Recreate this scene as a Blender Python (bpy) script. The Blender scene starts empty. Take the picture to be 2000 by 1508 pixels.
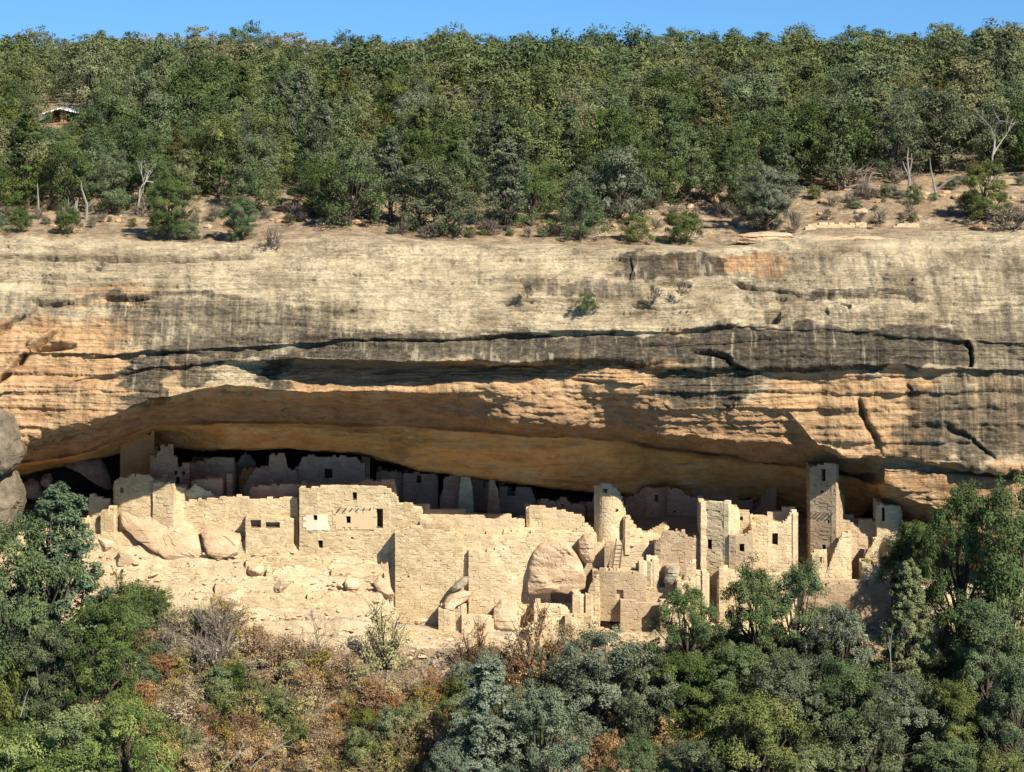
import bpy, math, random
import numpy as np
from mathutils import Vector
R = math.radians
random.seed(7); rng = np.random.default_rng(7)
sc = bpy.context.scene
COL = sc.collection

# ------------------------------------------------------------------ camera, sky, sun, exposure
F = 4400.0; CX = 1000.0; HY = 75.0          # focal length in photo pixels, centre column, horizon row
cd = bpy.data.cameras.new('camera'); cam = bpy.data.objects.new('camera', cd); COL.objects.link(cam)
cd.sensor_width = 36; cd.lens = 36*F/2000; cd.shift_y = -(754-HY)/2000
cd.clip_start = 1; cd.clip_end = 30000
cam.location = (0, 0, 0); cam.rotation_euler = (R(90), 0, 0)
sc.camera = cam
SUN_EL = 42.0; SUN_AZ = 42.0                # azimuth: degrees to the right of the line behind the camera
sd = Vector((math.sin(R(SUN_AZ))*math.cos(R(SUN_EL)), -math.cos(R(SUN_AZ))*math.cos(R(SUN_EL)), math.sin(R(SUN_EL))))
sl = bpy.data.lights.new('sun', 'SUN'); sun = bpy.data.objects.new('sun', sl); COL.objects.link(sun)
sl.energy = 5.0; sl.angle = R(0.5); sl.color = (1.0, 0.93, 0.80)
sun.rotation_euler = sd.to_track_quat('Z', 'Y').to_euler()
w = bpy.data.worlds.new('World'); sc.world = w; w.use_nodes = True
nt = w.node_tree; bg = nt.nodes['Background']
sky = nt.nodes.new('ShaderNodeTexSky'); sky.sky_type = 'NISHITA'; sky.sun_disc = False
sky.sun_elevation = R(SUN_EL); sky.sun_rotation = math.atan2(sd.x, sd.y)
sky.altitude = 2200; sky.air_density = 1.0; sky.dust_density = 0.0; sky.ozone_density = 3.0
tint = nt.nodes.new('ShaderNodeMixRGB'); tint.blend_type = 'MULTIPLY'; tint.inputs[0].default_value = 1
tint.inputs[2].default_value = (0.54, 0.84, 1.0, 1)
tcw = nt.nodes.new('ShaderNodeTexCoord'); vm = nt.nodes.new('ShaderNodeVectorMath'); vm.operation = 'ADD'; vm.inputs[1].default_value = (0, 0, .14)
vn = nt.nodes.new('ShaderNodeVectorMath'); vn.operation = 'NORMALIZE'
nt.links.new(tcw.outputs['Generated'], vm.inputs[0]); nt.links.new(vm.outputs[0], vn.inputs[0]); nt.links.new(vn.outputs[0], sky.inputs[0])
nt.links.new(sky.outputs[0], tint.inputs[1]); nt.links.new(tint.outputs[0], bg.inputs[0])
bg.inputs[1].default_value = 0.075
sc.view_settings.view_transform = 'Standard'; sc.view_settings.look = 'None'
sc.view_settings.exposure = 1.0; sc.view_settings.gamma = 1
sc.cycles.max_bounces = 8; sc.cycles.diffuse_bounces = 5; sc.cycles.transmission_bounces = 2

# ------------------------------------------------------------------ helpers
def P(px, py, Y): return np.array([(px-CX)*Y/F, Y, -(py-HY)*Y/F])
def zof(py, Y): return -(py-HY)*Y/F
def pxof(X, Y): return CX+X*F/Y
def tag(o, label=None, cat=None, group=None, kind=None):
    if label: o['label'] = label
    if cat: o['category'] = cat
    if group: o['group'] = group
    o['kind'] = kind or 'thing'
    return o
def empty(name, loc=(0, 0, 0)):
    o = bpy.data.objects.new(name, None); COL.objects.link(o); o.location = loc; o.empty_display_size = .5
    return o

def hash3(ix, iy, iz, s):
    n = (ix.astype(np.int64)*374761393 + iy.astype(np.int64)*668265263 + iz.astype(np.int64)*2147483647 + s*1274126177) & 0xffffffff
    n = ((n ^ (n >> 13))*1274126177) & 0xffffffff
    n = n ^ (n >> 16)
    return (n & 0xffffff)/float(0xffffff)
def noise(x, y, z=None, s=0):
    x = np.asarray(x, float); y = np.asarray(y, float)
    if z is None: z = np.zeros_like(x)
    x, y, z = np.broadcast_arrays(x, y, z)
    x0 = np.floor(x); y0 = np.floor(y); z0 = np.floor(z)
    fx = x-x0; fy = y-y0; fz = z-z0
    fx = fx*fx*(3-2*fx); fy = fy*fy*(3-2*fy); fz = fz*fz*(3-2*fz)
    r = 0
    for dx in (0, 1):
        for dy in (0, 1):
            for dz in (0, 1):
                r = r + hash3(x0+dx, y0+dy, z0+dz, s)*(fx if dx else 1-fx)*(fy if dy else 1-fy)*(fz if dz else 1-fz)
    return r*2-1
def fbm(x, y, z=None, s=0, o=4):
    r = 0; a = 1; t = 0
    for k in range(o):
        r = r + a*noise(x*2**k, y*2**k, None if z is None else z*2**k, s+k*17); t += a; a *= .5
    return r/t

class MB:
    """collects polygons, builds one mesh object"""
    def __init__(s): s.v = []; s.f = []; s.t = []; s.n = 0
    def add(s, verts, faces, tone=0.5):
        verts = np.asarray(verts, float); s.v.append(verts)
        for f in faces: s.f.append(tuple(i+s.n for i in f))
        s.t.append(np.full(len(verts), tone) if np.isscalar(tone) else np.asarray(tone, float)); s.n += len(verts)
    def quads(s, V, tone):                       # V: (n,4,3)
        n = len(V); s.v.append(V.reshape(-1, 3))
        base = s.n + np.arange(n)*4
        s.f.extend(zip(base.tolist(), (base+1).tolist(), (base+2).tolist(), (base+3).tolist()))
        s.t.append(np.repeat(tone, 4)); s.n += 4*n
    def box8(s, c, tone=.5):                     # c: 8 corners, bottom 4 ccw, top 4
        s.add(c, [(3, 2, 1, 0), (4, 5, 6, 7), (0, 1, 5, 4), (1, 2, 6, 5), (2, 3, 7, 6), (3, 0, 4, 7)], tone)
    def box(s, x0, x1, y0, y1, z0, z1, tone=.5):
        s.box8([(x0, y0, z0), (x1, y0, z0), (x1, y1, z0), (x0, y1, z0), (x0, y0, z1), (x1, y0, z1), (x1, y1, z1), (x0, y1, z1)], tone)
    def tube(s, pts, rad, sides=5, tone=.5):
        pts = [np.array(p, float) for p in pts]; V = []; n = len(pts)
        for i, p in enumerate(pts):
            d = pts[min(i+1, n-1)]-pts[max(i-1, 0)]; d = d/(np.linalg.norm(d)+1e-9)
            a = np.cross(d, (0.3, 0.9, 0.1)); a /= np.linalg.norm(a)+1e-9; b = np.cross(d, a)
            for k in range(sides):
                t = 2*math.pi*k/sides; V.append(p+rad[i]*(a*math.cos(t)+b*math.sin(t)))
        Fc = [tuple(range(sides-1, -1, -1)), tuple((n-1)*sides+k for k in range(sides))]
        for i in range(n-1):
            for k in range(sides):
                k2 = (k+1) % sides
                Fc.append((i*sides+k, i*sides+k2, (i+1)*sides+k2, (i+1)*sides+k))
        s.add(V, Fc, tone)
    def mesh(s, name, mat, smooth=False):
        me = bpy.data.meshes.new(name)
        V = np.concatenate(s.v); me.from_pydata(V.tolist(), [], s.f)
        at = me.attributes.new('tone', 'FLOAT', 'POINT'); at.data.foreach_set('value', np.concatenate(s.t).astype(np.float32))
        if smooth: me.polygons.foreach_set('use_smooth', [True]*len(me.polygons))
        if mat: me.materials.append(mat)
        me.update(); return me
    def build(s, name, mat, parent=None, smooth=False, loc=None):
        if not s.v: return None
        o = bpy.data.objects.new(name, s.mesh(name, mat, smooth)); COL.objects.link(o)
        if parent is not None:
            o.parent = parent
            if loc is not False: o.location = -parent.location   # geometry given in world coordinates
        return o

def grid_obj(name, Pn, mat, masks=None, smooth=True):
    nu, nv = Pn.shape[:2]
    me = bpy.data.meshes.new(name)
    me.vertices.add(nu*nv); me.vertices.foreach_set('co', Pn.reshape(-1).astype(np.float32))
    i = (np.arange(nu-1)[:, None]*nv+np.arange(nv-1)[None, :]).reshape(-1)
    q = np.stack([i, i+1, i+nv+1, i+nv], 1)
    me.loops.add(q.size); me.loops.foreach_set('vertex_index', q.reshape(-1).astype(np.int32))
    me.polygons.add(len(q)); me.polygons.foreach_set('loop_start', (np.arange(len(q))*4).astype(np.int32))
    me.polygons.foreach_set('loop_total', np.full(len(q), 4, np.int32)); me.update(calc_edges=True)
    if smooth: me.polygons.foreach_set('use_smooth', np.ones(len(q), bool))
    if masks is not None:
        a = me.attributes.new('mask', 'FLOAT_COLOR', 'POINT')
        m = np.concatenate([masks.reshape(-1, 3), np.ones((nu*nv, 1))], 1)
        a.data.foreach_set('color', m.reshape(-1).astype(np.float32))
    me.materials.append(mat); me.validate()
    o = bpy.data.objects.new(name, me); COL.objects.link(o); return o

# ------------------------------------------------------------------ materials
class NT:
    def __init__(s, name, rough=.9):
        s.m = bpy.data.materials.new(name); s.m.use_nodes = True; s.t = s.m.node_tree
        s.b = s.t.nodes['Principled BSDF']; s.b.inputs['Roughness'].default_value = rough
        s.b.inputs['Specular IOR Level'].default_value = 0.15
        s.co = s.n('ShaderNodeTexCoord').outputs['Object']
    def n(s, k, **kw):
        x = s.t.nodes.new(k)
        for a, b in kw.items(): setattr(x, a, b)
        return x
    def l(s, a, b): s.t.links.new(a, b)
    def noise(s, scale, stretch=(1, 1, 1), detail=4, rough=.6, co=None):
        mp = s.n('ShaderNodeMapping'); mp.inputs['Scale'].default_value = stretch; s.l(co or s.co, mp.inputs[0])
        x = s.n('ShaderNodeTexNoise'); x.inputs['Scale'].default_value = scale; x.inputs['Detail'].default_value = detail
        x.inputs['Roughness'].default_value = rough; s.l(mp.outputs[0], x.inputs['Vector']); return x.outputs['Fac']
    def ramp(s, fac, stops):
        r = s.n('ShaderNodeValToRGB'); e = r.color_ramp.elements
        while len(e) < len(stops): e.new(.5)
        for k, (p, c) in enumerate(stops):
            e[k].position = p; e[k].color = (*c, 1) if not np.isscalar(c) else (c, c, c, 1)
        s.l(fac, r.inputs[0]); return r.outputs[0]
    def mix(s, fac, a, b, mode='MIX'):
        x = s.n('ShaderNodeMixRGB', blend_type=mode)
        for i, v in ((0, fac), (1, a), (2, b)):
            if isinstance(v, (int, float)): x.inputs[i].default_value = v if i == 0 else (v, v, v, 1)
            elif isinstance(v, tuple): x.inputs[i].default_value = (*v, 1)
            else: s.l(v, x.inputs[i])
        return x.outputs[0]
    def math(s, op, a, b=None, clamp=False):
        x = s.n('ShaderNodeMath', operation=op); x.use_clamp = clamp
        for i, v in ((0, a), (1, b)):
            if v is None: continue
            if isinstance(v, (int, float)): x.inputs[i].default_value = v
            else: s.l(v, x.inputs[i])
        return x.outputs[0]
    def attr(s, name, out='Fac'): a = s.n('ShaderNodeAttribute', attribute_name=name); return a.outputs[out]
    def bump(s, h, strength=.5, dist=.1):
        x = s.n('ShaderNodeBump'); x.inputs['Strength'].default_value = strength; x.inputs['Distance'].default_value = dist
        s.l(h, x.inputs['Height']); s.l(x.outputs[0], s.b.inputs['Normal'])
    def done(s, col): s.l(col, s.b.inputs['Base Color']); return s.m

def mat_cliff():
    m = NT('sandstone_cliff')
    big = m.noise(.22, (1, 1, 2.2), 5, .6); fine = m.noise(2.2, (1, 1, 2.0), 6, .7)
    grain = m.noise(9, (1, 1, 1.6), 4, .7)
    cream = m.ramp(big, [(.28, (.20, .15, .09)), (.42, (.38, .30, .19)), (.56, (.53, .43, .28)), (.76, (.64, .535, .36))])
    cream = m.mix(.55, cream, m.ramp(fine, [(.3, .42), (.5, .78), (.75, 1.0)]), 'MULTIPLY')
    sp = m.ramp(m.noise(3.6, (1, 1, 1.4), 5, .85), [(.40, .36), (.50, 1.0)]); cream = m.mix(m.ramp(m.noise(.35, (1, 1, 1.6), 4, .7), [(.38, .15), (.62, .9)]), cream, sp, 'MULTIPLY')
    mk = m.n('ShaderNodeSeparateColor'); a = m.n('ShaderNodeAttribute', attribute_name='mask'); m.l(a.outputs['Color'], mk.inputs[0])
    dark, orange, cave = mk.outputs[0], mk.outputs[1], mk.outputs[2]
    ocol = m.ramp(m.noise(.5, (1, 1, 1.2), 5), [(.3, (.36, .19, .085)), (.5, (.50, .30, .15)), (.75, (.60, .41, .23))])
    c = m.mix(orange, cream, ocol)
    st = m.noise(1.15, (1, .15, .07), 5, .68); st2 = m.noise(5.5, (1, .2, .10), 3, .6)
    pat = m.noise(.8, (.7, 1, 1.5), 6, .72)
    s1 = m.math('ADD', m.math('MULTIPLY', st, .62), m.math('MULTIPLY', st2, .18)); s1 = m.math('ADD', s1, m.math('MULTIPLY', pat, .34))
    thr = m.math('ADD', s1, m.math('MULTIPLY', dark, .42))
    df = m.ramp(thr, [(.66, 0.0), (.74, .35), (.86, .8), (1.0, 1.0)])
    dcol = m.ramp(fine, [(.3, (.035, .029, .022)), (.52, (.085, .070, .050)), (.75, (.22, .18, .12))])
    c = m.mix(df, c, dcol)
    # bedding seams
    wz = m.noise(.8, (.06, .2, 1.9), 7, .8); seam = m.ramp(wz, [(.445, 1.0), (.475, .40), (.50, 1.0)]); wz2 = m.noise(1.1, (.12, .2, 2.2), 7, .85); seam2 = m.ramp(wz2, [(.53, 1.0), (.55, .5), (.575, 1.0)])
    c = m.mix(.8, c, seam, 'MULTIPLY'); c = m.mix(.7, c, seam2, 'MULTIPLY')
    c = m.mix(m.math('ADD', m.math('MULTIPLY', m.math('ADD', dark, orange), .62), .06, True), c, m.ramp(m.noise(1.5, (1, .15, .055), 5, .72), [(.36, .40), (.47, .95), (.56, 1.0)]), 'MULTIPLY')
    # pale mineral streaks
    pale = m.ramp(m.noise(2.1, (1, .2, .06), 3, .5), [(.60, 0.0), (.70, 1.0)])
    c = m.mix(m.math('MULTIPLY', m.math('MULTIPLY', pale, dark), .38), c, (.60, .50, .35))
    cc = m.ramp(m.noise(.35, (1, 1, 2.5), 5, .65), [(.3, (.74, .26, .06)), (.5, (.93, .41, .12)), (.72, (.95, .52, .22))])  # fresh orange rock, oversaturated so the colour carries the bounced glow
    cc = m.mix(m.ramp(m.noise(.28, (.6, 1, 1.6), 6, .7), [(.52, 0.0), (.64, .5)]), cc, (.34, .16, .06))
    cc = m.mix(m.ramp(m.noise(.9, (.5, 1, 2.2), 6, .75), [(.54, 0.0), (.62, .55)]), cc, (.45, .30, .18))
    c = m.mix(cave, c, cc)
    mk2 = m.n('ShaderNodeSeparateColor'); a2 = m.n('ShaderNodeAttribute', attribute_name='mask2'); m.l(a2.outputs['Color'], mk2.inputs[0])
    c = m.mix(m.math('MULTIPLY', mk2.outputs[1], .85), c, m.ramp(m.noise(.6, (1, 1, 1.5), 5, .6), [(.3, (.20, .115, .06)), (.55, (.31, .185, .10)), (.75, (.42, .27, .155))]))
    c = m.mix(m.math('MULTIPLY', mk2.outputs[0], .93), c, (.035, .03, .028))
    h = m.math('ADD', m.math('MULTIPLY', fine, .7), m.math('MULTIPLY', grain, .35))
    h = m.math('ADD', h, m.math('MULTIPLY', m.noise(1.1, (.35, 1, 3.5), 5, .7), .8))
    m.bump(h, .9, .30)
    return m.done(c)
def mat_ground(name, cols, sc_=.35, spots=None, bs=.25):
    m = NT(name)
    c = m.ramp(m.noise(sc_, (1, 1, 1), 7, .68), list(zip((.3, .46, .6, .75), cols)))
    fine = m.noise(3.2, (1, 1, 1.8), 6, .75)
    c = m.mix(.6, c, m.ramp(fine, [(.3, .45), (.5, .8), (.7, 1.0)]), 'MULTIPLY')
    if spots:
        c = m.mix(m.ramp(m.noise(1.0, (1, 1, 1), 5, .8), [(.48, 0.0), (.58, .85)]), c, spots)
    m.bump(fine, .9, bs); return m.done(c)
def mat_masonry(name, lo, mid, hi, strata=True):
    m = NT(name)
    oi = m.n('ShaderNodeObjectInfo'); tone = m.math('ADD', m.math('MULTIPLY', m.attr('tone'), .8), m.math('MULTIPLY', m.math('SUBTRACT', oi.outputs['Random'], .25), .5), True)
    c = m.ramp(tone, [(0, lo), (.5, mid), (1, hi)])
    st = m.noise(.55, (1, 1, 1), 5, .65); fine = m.noise(5, (1, 1, 3.0), 5, .75)
    c = m.mix(m.math('MULTIPLY', oi.outputs['Random'], .16), c, (.56, .39, .24))
    c = m.mix(.5, c, m.ramp(st, [(.3, (.56, .48, .38)), (.5, (.88, .85, .78)), (.66, (1, 1, 1))]), 'MULTIPLY')
    c = m.mix(m.ramp(m.noise(.16, (1, 1, 1.5), 5, .7), [(.48, 0.0), (.62, .5)]), c, (.50, .375, .235))
    c = m.mix(.45, c, m.ramp(fine, [(.34, .48), (.46, .93), (.58, 1.0)]), 'MULTIPLY')
    m.bump(fine, .9, .11); return m.done(c)
def mat_rock(name, a, b, c_):
    m = NT(name)
    c = m.ramp(m.noise(.8, (1, 1, 1.6), 6, .65), [(.3, a), (.52, b), (.75, c_)])
    fine = m.noise(4, (1, 1, 1.5), 6, .7)
    c = m.mix(.4, c, m.ramp(fine, [(.3, .45), (.55, .9), (.7, 1.0)]), 'MULTIPLY')
    m.bump(fine, .8, .12); return m.done(c)
def mat_plain(name, col, var=.25, rough=.85):
    m = NT(name, rough)
    c = m.mix(var, col, m.noise(7, (1, 1, .4), 4), 'MULTIPLY')
    return m.done(c)
def mat_leaf(name, dark, mid, light, hue=.014, trans=.07):
    m = NT(name, .75)
    oi = m.n('ShaderNodeObjectInfo')
    tone = m.math('ADD', m.math('MULTIPLY', m.attr('tone'), .62), m.math('MULTIPLY', oi.outputs['Random'], .38))
    c = m.ramp(tone, [(.08, dark), (.5, mid), (.95, light)])
    hs = m.n('ShaderNodeHueSaturation'); m.l(c, hs.inputs['Color'])
    m.l(m.math('ADD', m.math('MULTIPLY', oi.outputs['Random'], hue*2), .5-hue), hs.inputs['Hue'])
    m.l(m.math('ADD', m.math('MULTIPLY', oi.outputs['Random'], -.4), 1.1), hs.inputs['Saturation'])
    c = hs.outputs[0]; m.l(c, m.b.inputs['Base Color'])
    tr = m.n('ShaderNodeBsdfTranslucent'); m.l(c, tr.inputs[0])
    ms = m.n('ShaderNodeMixShader'); ms.inputs[0].default_value = trans
    m.l(m.b.outputs[0], ms.inputs[1]); m.l(tr.outputs[0], ms.inputs[2])
    out = [n for n in m.t.nodes if n.type == 'OUTPUT_MATERIAL'][0]; m.l(ms.outputs[0], out.inputs[0])
    return m.m

M = {}
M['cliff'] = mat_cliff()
M['talus'] = mat_ground('sandy_talus', [(.36, .26, .165), (.50, .385, .24), (.60, .48, .31), (.66, .55, .38)], .3)
M['slope'] = mat_ground('brush_soil', [(.20, .14, .09), (.32, .235, .155), (.42, .32, .215), (.5, .4, .28)], .4, (.16, .14, .08))
M['mesa'] = mat_ground('red_soil', [(.20, .135, .08), (.33, .225, .135), (.43, .325, .215), (.48, .39, .27)], .7, (.15, .125, .08))
M['dirt'] = mat_ground('trodden_dirt', [(.30, .25, .19), (.36, .30, .23), (.40, .34, .27), (.44, .38, .30)], .8, None, .06)
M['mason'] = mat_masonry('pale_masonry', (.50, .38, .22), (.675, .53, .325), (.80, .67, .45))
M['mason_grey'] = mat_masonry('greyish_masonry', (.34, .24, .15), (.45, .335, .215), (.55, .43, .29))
M['mason_shade'] = mat_masonry('shade_warmed_masonry', (.52, .25, .135), (.69, .355, .205), (.80, .46, .30))  # redder copy for shaded rear walls, its colour offsets the blue skylight
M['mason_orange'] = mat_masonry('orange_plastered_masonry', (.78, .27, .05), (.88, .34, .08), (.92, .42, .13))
M['plaster_white'] = mat_plain('white_plaster', (.68, .61, .46), .2)
M['plaster_orange'] = mat_plain('orange_plaster', (.66, .45, .27), .2)
M['inner'] = mat_plain('niche_shade_stone', (.17, .10, .06), .4)  # niche lining kept dark: the unlit room interior painted in
M['rock'] = mat_rock('pale_boulder', (.40, .29, .18), (.52, .39, .25), (.62, .49, .33))
M['rock_tan'] = mat_rock('tan_boulder', (.38, .255, .155), (.48, .335, .21), (.56, .42, .29))
M['rock_dark'] = mat_rock('dark_outcrop', (.07, .058, .04), (.16, .13, .09), (.27, .22, .15))
M['rock_red'] = mat_rock('orange_boulder', (.34, .19, .10), (.46, .28, .15), (.56, .38, .23))
M['rock_grey'] = mat_rock('grey_boulder', (.19, .165, .125), (.31, .27, .20), (.42, .37, .28))
M['rock_shade'] = mat_rock('shaded_boulder', (.24, .14, .09), (.36, .22, .15), (.45, .3, .2))  # darker copy of the boulder rock, alcove shade put into the colour
M['wood'] = mat_plain('weathered_wood', (.13, .09, .065), .4)
M['deadwood'] = mat_plain('dead_grey_wood', (.27, .245, .22), .4)
M['bark'] = mat_plain('bark', (.09, .07, .055), .4)
M['bleached'] = mat_plain('bleached_dead_wood', (.36, .33, .295), .35)
M['twig'] = mat_plain('grey_twigs', (.19, .155, .12), .4)
M['twig_brown'] = mat_plain('brown_twigs', (.22, .15, .12), .4)
M['roof_white'] = mat_plain('white_roof', (.80, .80, .78), .1)
M['hut_brown'] = mat_plain('brown_boards', (.075, .03, .018), .35)
M['pinyon'] = mat_leaf('pinyon_needles', (0.026, 0.045, 0.014), (0.07, 0.108, 0.03), (0.14, 0.175, 0.052))
M['juniper'] = mat_leaf('juniper_scales', (0.042, 0.055, 0.016), (0.115, 0.138, 0.036), (0.2, 0.21, 0.06))
M['olive'] = mat_leaf('olive_juniper_scales', (0.06, 0.058, 0.02), (0.13, 0.125, 0.042), (0.2, 0.185, 0.065))
M['greygreen'] = mat_leaf('greygreen_juniper', (0.045, 0.058, 0.032), (0.105, 0.125, 0.065), (0.19, 0.21, 0.115))
M['darkfir'] = mat_leaf('dark_fir_needles', (.028,.048,.024), (.072,.112,.052), (.15,.20,.095))
M['bluegreen'] = mat_leaf('bluegreen_fir', (0.036, 0.054, 0.03), (0.095, 0.128, 0.068), (0.18, 0.22, 0.12))
M['bright'] = mat_leaf('bright_pinyon', (0.045, 0.075, 0.018), (0.125, 0.175, 0.042), (0.25, 0.285, 0.07))
M['oak_orange'] = mat_leaf('orange_oak_leaves', (0.13, 0.075, 0.025), (0.29, 0.17, 0.055), (0.46, 0.29, 0.085), .02)
M['oak_brown'] = mat_leaf('brown_oak_leaves', (0.11, 0.07, 0.03), (0.25, 0.16, 0.068), (0.37, 0.255, 0.12), .02)
M['oak_olive'] = mat_leaf('olive_oak_leaves', (0.11, 0.1, 0.026), (0.24, 0.2, 0.048), (0.38, 0.31, 0.08), .02)
M['greyshrub'] = mat_leaf('grey_brush', (0.13, 0.105, 0.085), (0.25, 0.205, 0.16), (0.36, 0.3, 0.24), .02)

# ------------------------------------------------------------------ the cliff (lofted from profiles)
PROF = [
 (-700, [(452,205),(468,202),(560,197),(610,195),(690,193),(694,193.2),(760,192),(765,192),(855,191),(882,191),(903,191),(906,191),(950,191.5),(990,192),(1030,193),(1090,194)]),
 (-160, [(452,204),(468,201),(560,196),(610,194),(690,192),(694,192.2),(760,191),(765,191),(870,190.5),(895,191),(903,191.5),(916,192),(940,192.5),(960,193),(1000,195),(1060,197)]),
 (-40, [(450,203),(468,200),(560,195.5),(610,193.5),(690,191.5),(694,191.7),(760,190.8),(765,190.8),(885,190),(900,193.5),(915,197),(920,199),(926,202),(932,204),(940,207),(1010,208)]),
 (40, [(452,203),(468,200),(560,195.5),(610,193.5),(690,191.5),(694,191.7),(760,190.8),(765,190.8),(855,190),(882,193.5),(903,197),(906,199),(914,202),(922,204),(930,207),(1010,208)]),
 (140, [(456,203),(470,200),(550,195.5),(610,193.3),(690,191.2),(693,191.6),(745,190.3),(748,190.5),(830,189.3),(860,193.5),(885,197.5),(889,200),(900,203),(910,205),(920,208),(1010,209)]),
 (230, [(462,203),(474,199.5),(550,195),(610,193),(690,191),(693,191.4),(730,190.2),(734,190.5),(804,189),(832,194),(855,198.5),(859,201),(872,204),(885,206),(893,210),(1010,210)]),
 (300, [(466,203),(478,199.5),(550,195),(600,193),(685,190.8),(689,191.2),(715,190.2),(718,190.5),(780,188.8),(808,195),(827,198.5),(832,201),(845,206),(875,208),(885,213),(1010,213)]),
 (440, [(470,203),(480,199.5),(545,195),(600,193),(680,190.5),(684,191),(705,190),(708,190.4),(753,188.8),(790,195),(822,198),(827,200.5),(845,200.8),(878,202),(885,214),(1010,214)]),
 (570, [(456,203),(480,199.5),(545,195),(600,193),(672,190.2),(677,190.8),(700,188.6),(708,191.6),(765,189.6),(795,196),(822,198),(828,200.5),(848,200.5),(874,201.5),(882,214),(1010,214)]),
 (700, [(455,203),(482,199),(540,195),(600,192.7),(660,190),(666,190.6),(704,188.3),(712,191.8),(764,189.7),(795,195.5),(828,198.2),(833,201.5),(858,200.6),(886,201.6),(894,214),(1010,214)]),
 (830, [(469,203),(484,199),(540,195),(600,192.5),(662,190),(668,190.6),(706,188.3),(714,191.8),(765,190.2),(800,195),(832,198.2),(836,200),(875,199.6),(916,201),(924,214),(1010,214)]),
 (1000, [(475,203),(486,199),(540,195),(600,192.5),(652,190),(660,190.6),(708,188.3),(716,191.6),(745,190.2),(822,190.2),(846,197.5),(849,199),(890,199),(941,201),(948,213),(1010,213)]),
 (1100, [(477,203),(487,199),(545,195),(600,192.3),(645,189.8),(652,190.5),(702,188.3),(710,191),(742,190),(830,190.0),(852,197.5),(856,199),(905,199.2),(955,201.6),(961,212),(1010,212)]),
 (1200, [(478,203),(487,198.5),(545,195),(600,192.2),(645,189.6),(652,190.3),(700,188.7),(706,189.8),(748,188.9),(838,192.2),(860,197.5),(864,199.4),(915,200),(962,202.6),(968,210),(1010,210)]),
 (1300, [(479,203),(487,198),(545,195),(600,192),(648,189.6),(654,190.1),(712,188.6),(718,189.6),(757,188.7),(852,189.9),(876,198),(882,202.5),(930,203),(985,206),(992,208),(1010,208)]),
 (1400, [(480,202),(488,198),(545,195),(590,192.5),(633,189.8),(640,190.1),(715,188.6),(722,189.6),(766,188.8),(864,189.8),(885,197.5),(890,202),(940,203.5),(1000,206),(1005,207),(1015,207)]),
 (1530, [(462,202),(486,198),(545,194.8),(590,192.5),(640,190),(645,190.2),(712,188.8),(718,190),(800,189),(868,190.0),(903,198),(907,200.5),(955,203),(1010,206),(1020,207),(1030,207)]),
 (1600, [(456,202),(486,198),(545,194.8),(590,192.5),(640,190),(645,190.2),(711,188.9),(717,190.1),(874,189.8),(892,193.5),(912,197),(916,199),(960,202),(1010,205),(1020,206),(1030,206)]),
 (1665, [(455,202),(486,198),(545,194.8),(590,192.5),(645,190),(650,190.2),(712,189),(718,190.1),(895,189.6),(906,193),(925,196),(930,198),(970,201),(1010,204),(1020,205),(1030,205)]),
 (1710, [(454,202),(486,198),(545,194.8),(590,192.5),(650,190),(655,190.3),(713,189),(719,190.2),(893,189.8),(903,191.2),(925,191.3),(950,193.5),(965,197),(985,200),(1010,203),(1030,204)]),
 (1725, [(454,202),(486,198),(545,194.8),(590,192.5),(650,190),(655,190.3),(713,189),(719,190.2),(893,189.7),(903,191),(915,190.4),(945,190.6),(968,193),(990,198),(1010,201),(1035,202)]),
 (1760, [(454,202),(486,198),(545,194.8),(590,192.5),(655,190),(660,190.3),(714,189),(720,190.2),(895,189.5),(905,191),(915,190.2),(950,190.4),(975,190.7),(1000,194),(1020,198),(1045,199)]),
 (1850, [(452,202),(486,198),(550,194.8),(600,192.5),(660,190),(665,190.3),(718,189.2),(724,190),(902,189.2),(911,191),(920,190.0),(960,190.1),(1000,190.3),(1040,190.6),(1065,192),(1100,194)]),
 (2000, [(450,202),(486,198),(560,194.8),(610,192.5),(672,190.2),(677,190.3),(722,189.5),(728,189.8),(915,188.8),(925,190.8),(932,190),(980,190),(1020,190),(1060,190.3),(1090,191),(1130,193)]),
 (2700, [(450,204),(486,200),(560,196.8),(610,194.5),(672,192.2),(677,192.3),(722,191.5),(728,191.8),(915,191),(925,192),(932,192),(980,192),(1020,192),(1060,192),(1090,193),(1130,194)]),
]
pxs = np.array([p[0] for p in PROF], float)
CP = np.array([p[1] for p in PROF], float)       # (cols, 16, 2)
def rim_py(px): return np.interp(px, pxs, CP[:, 0, 0])
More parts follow.
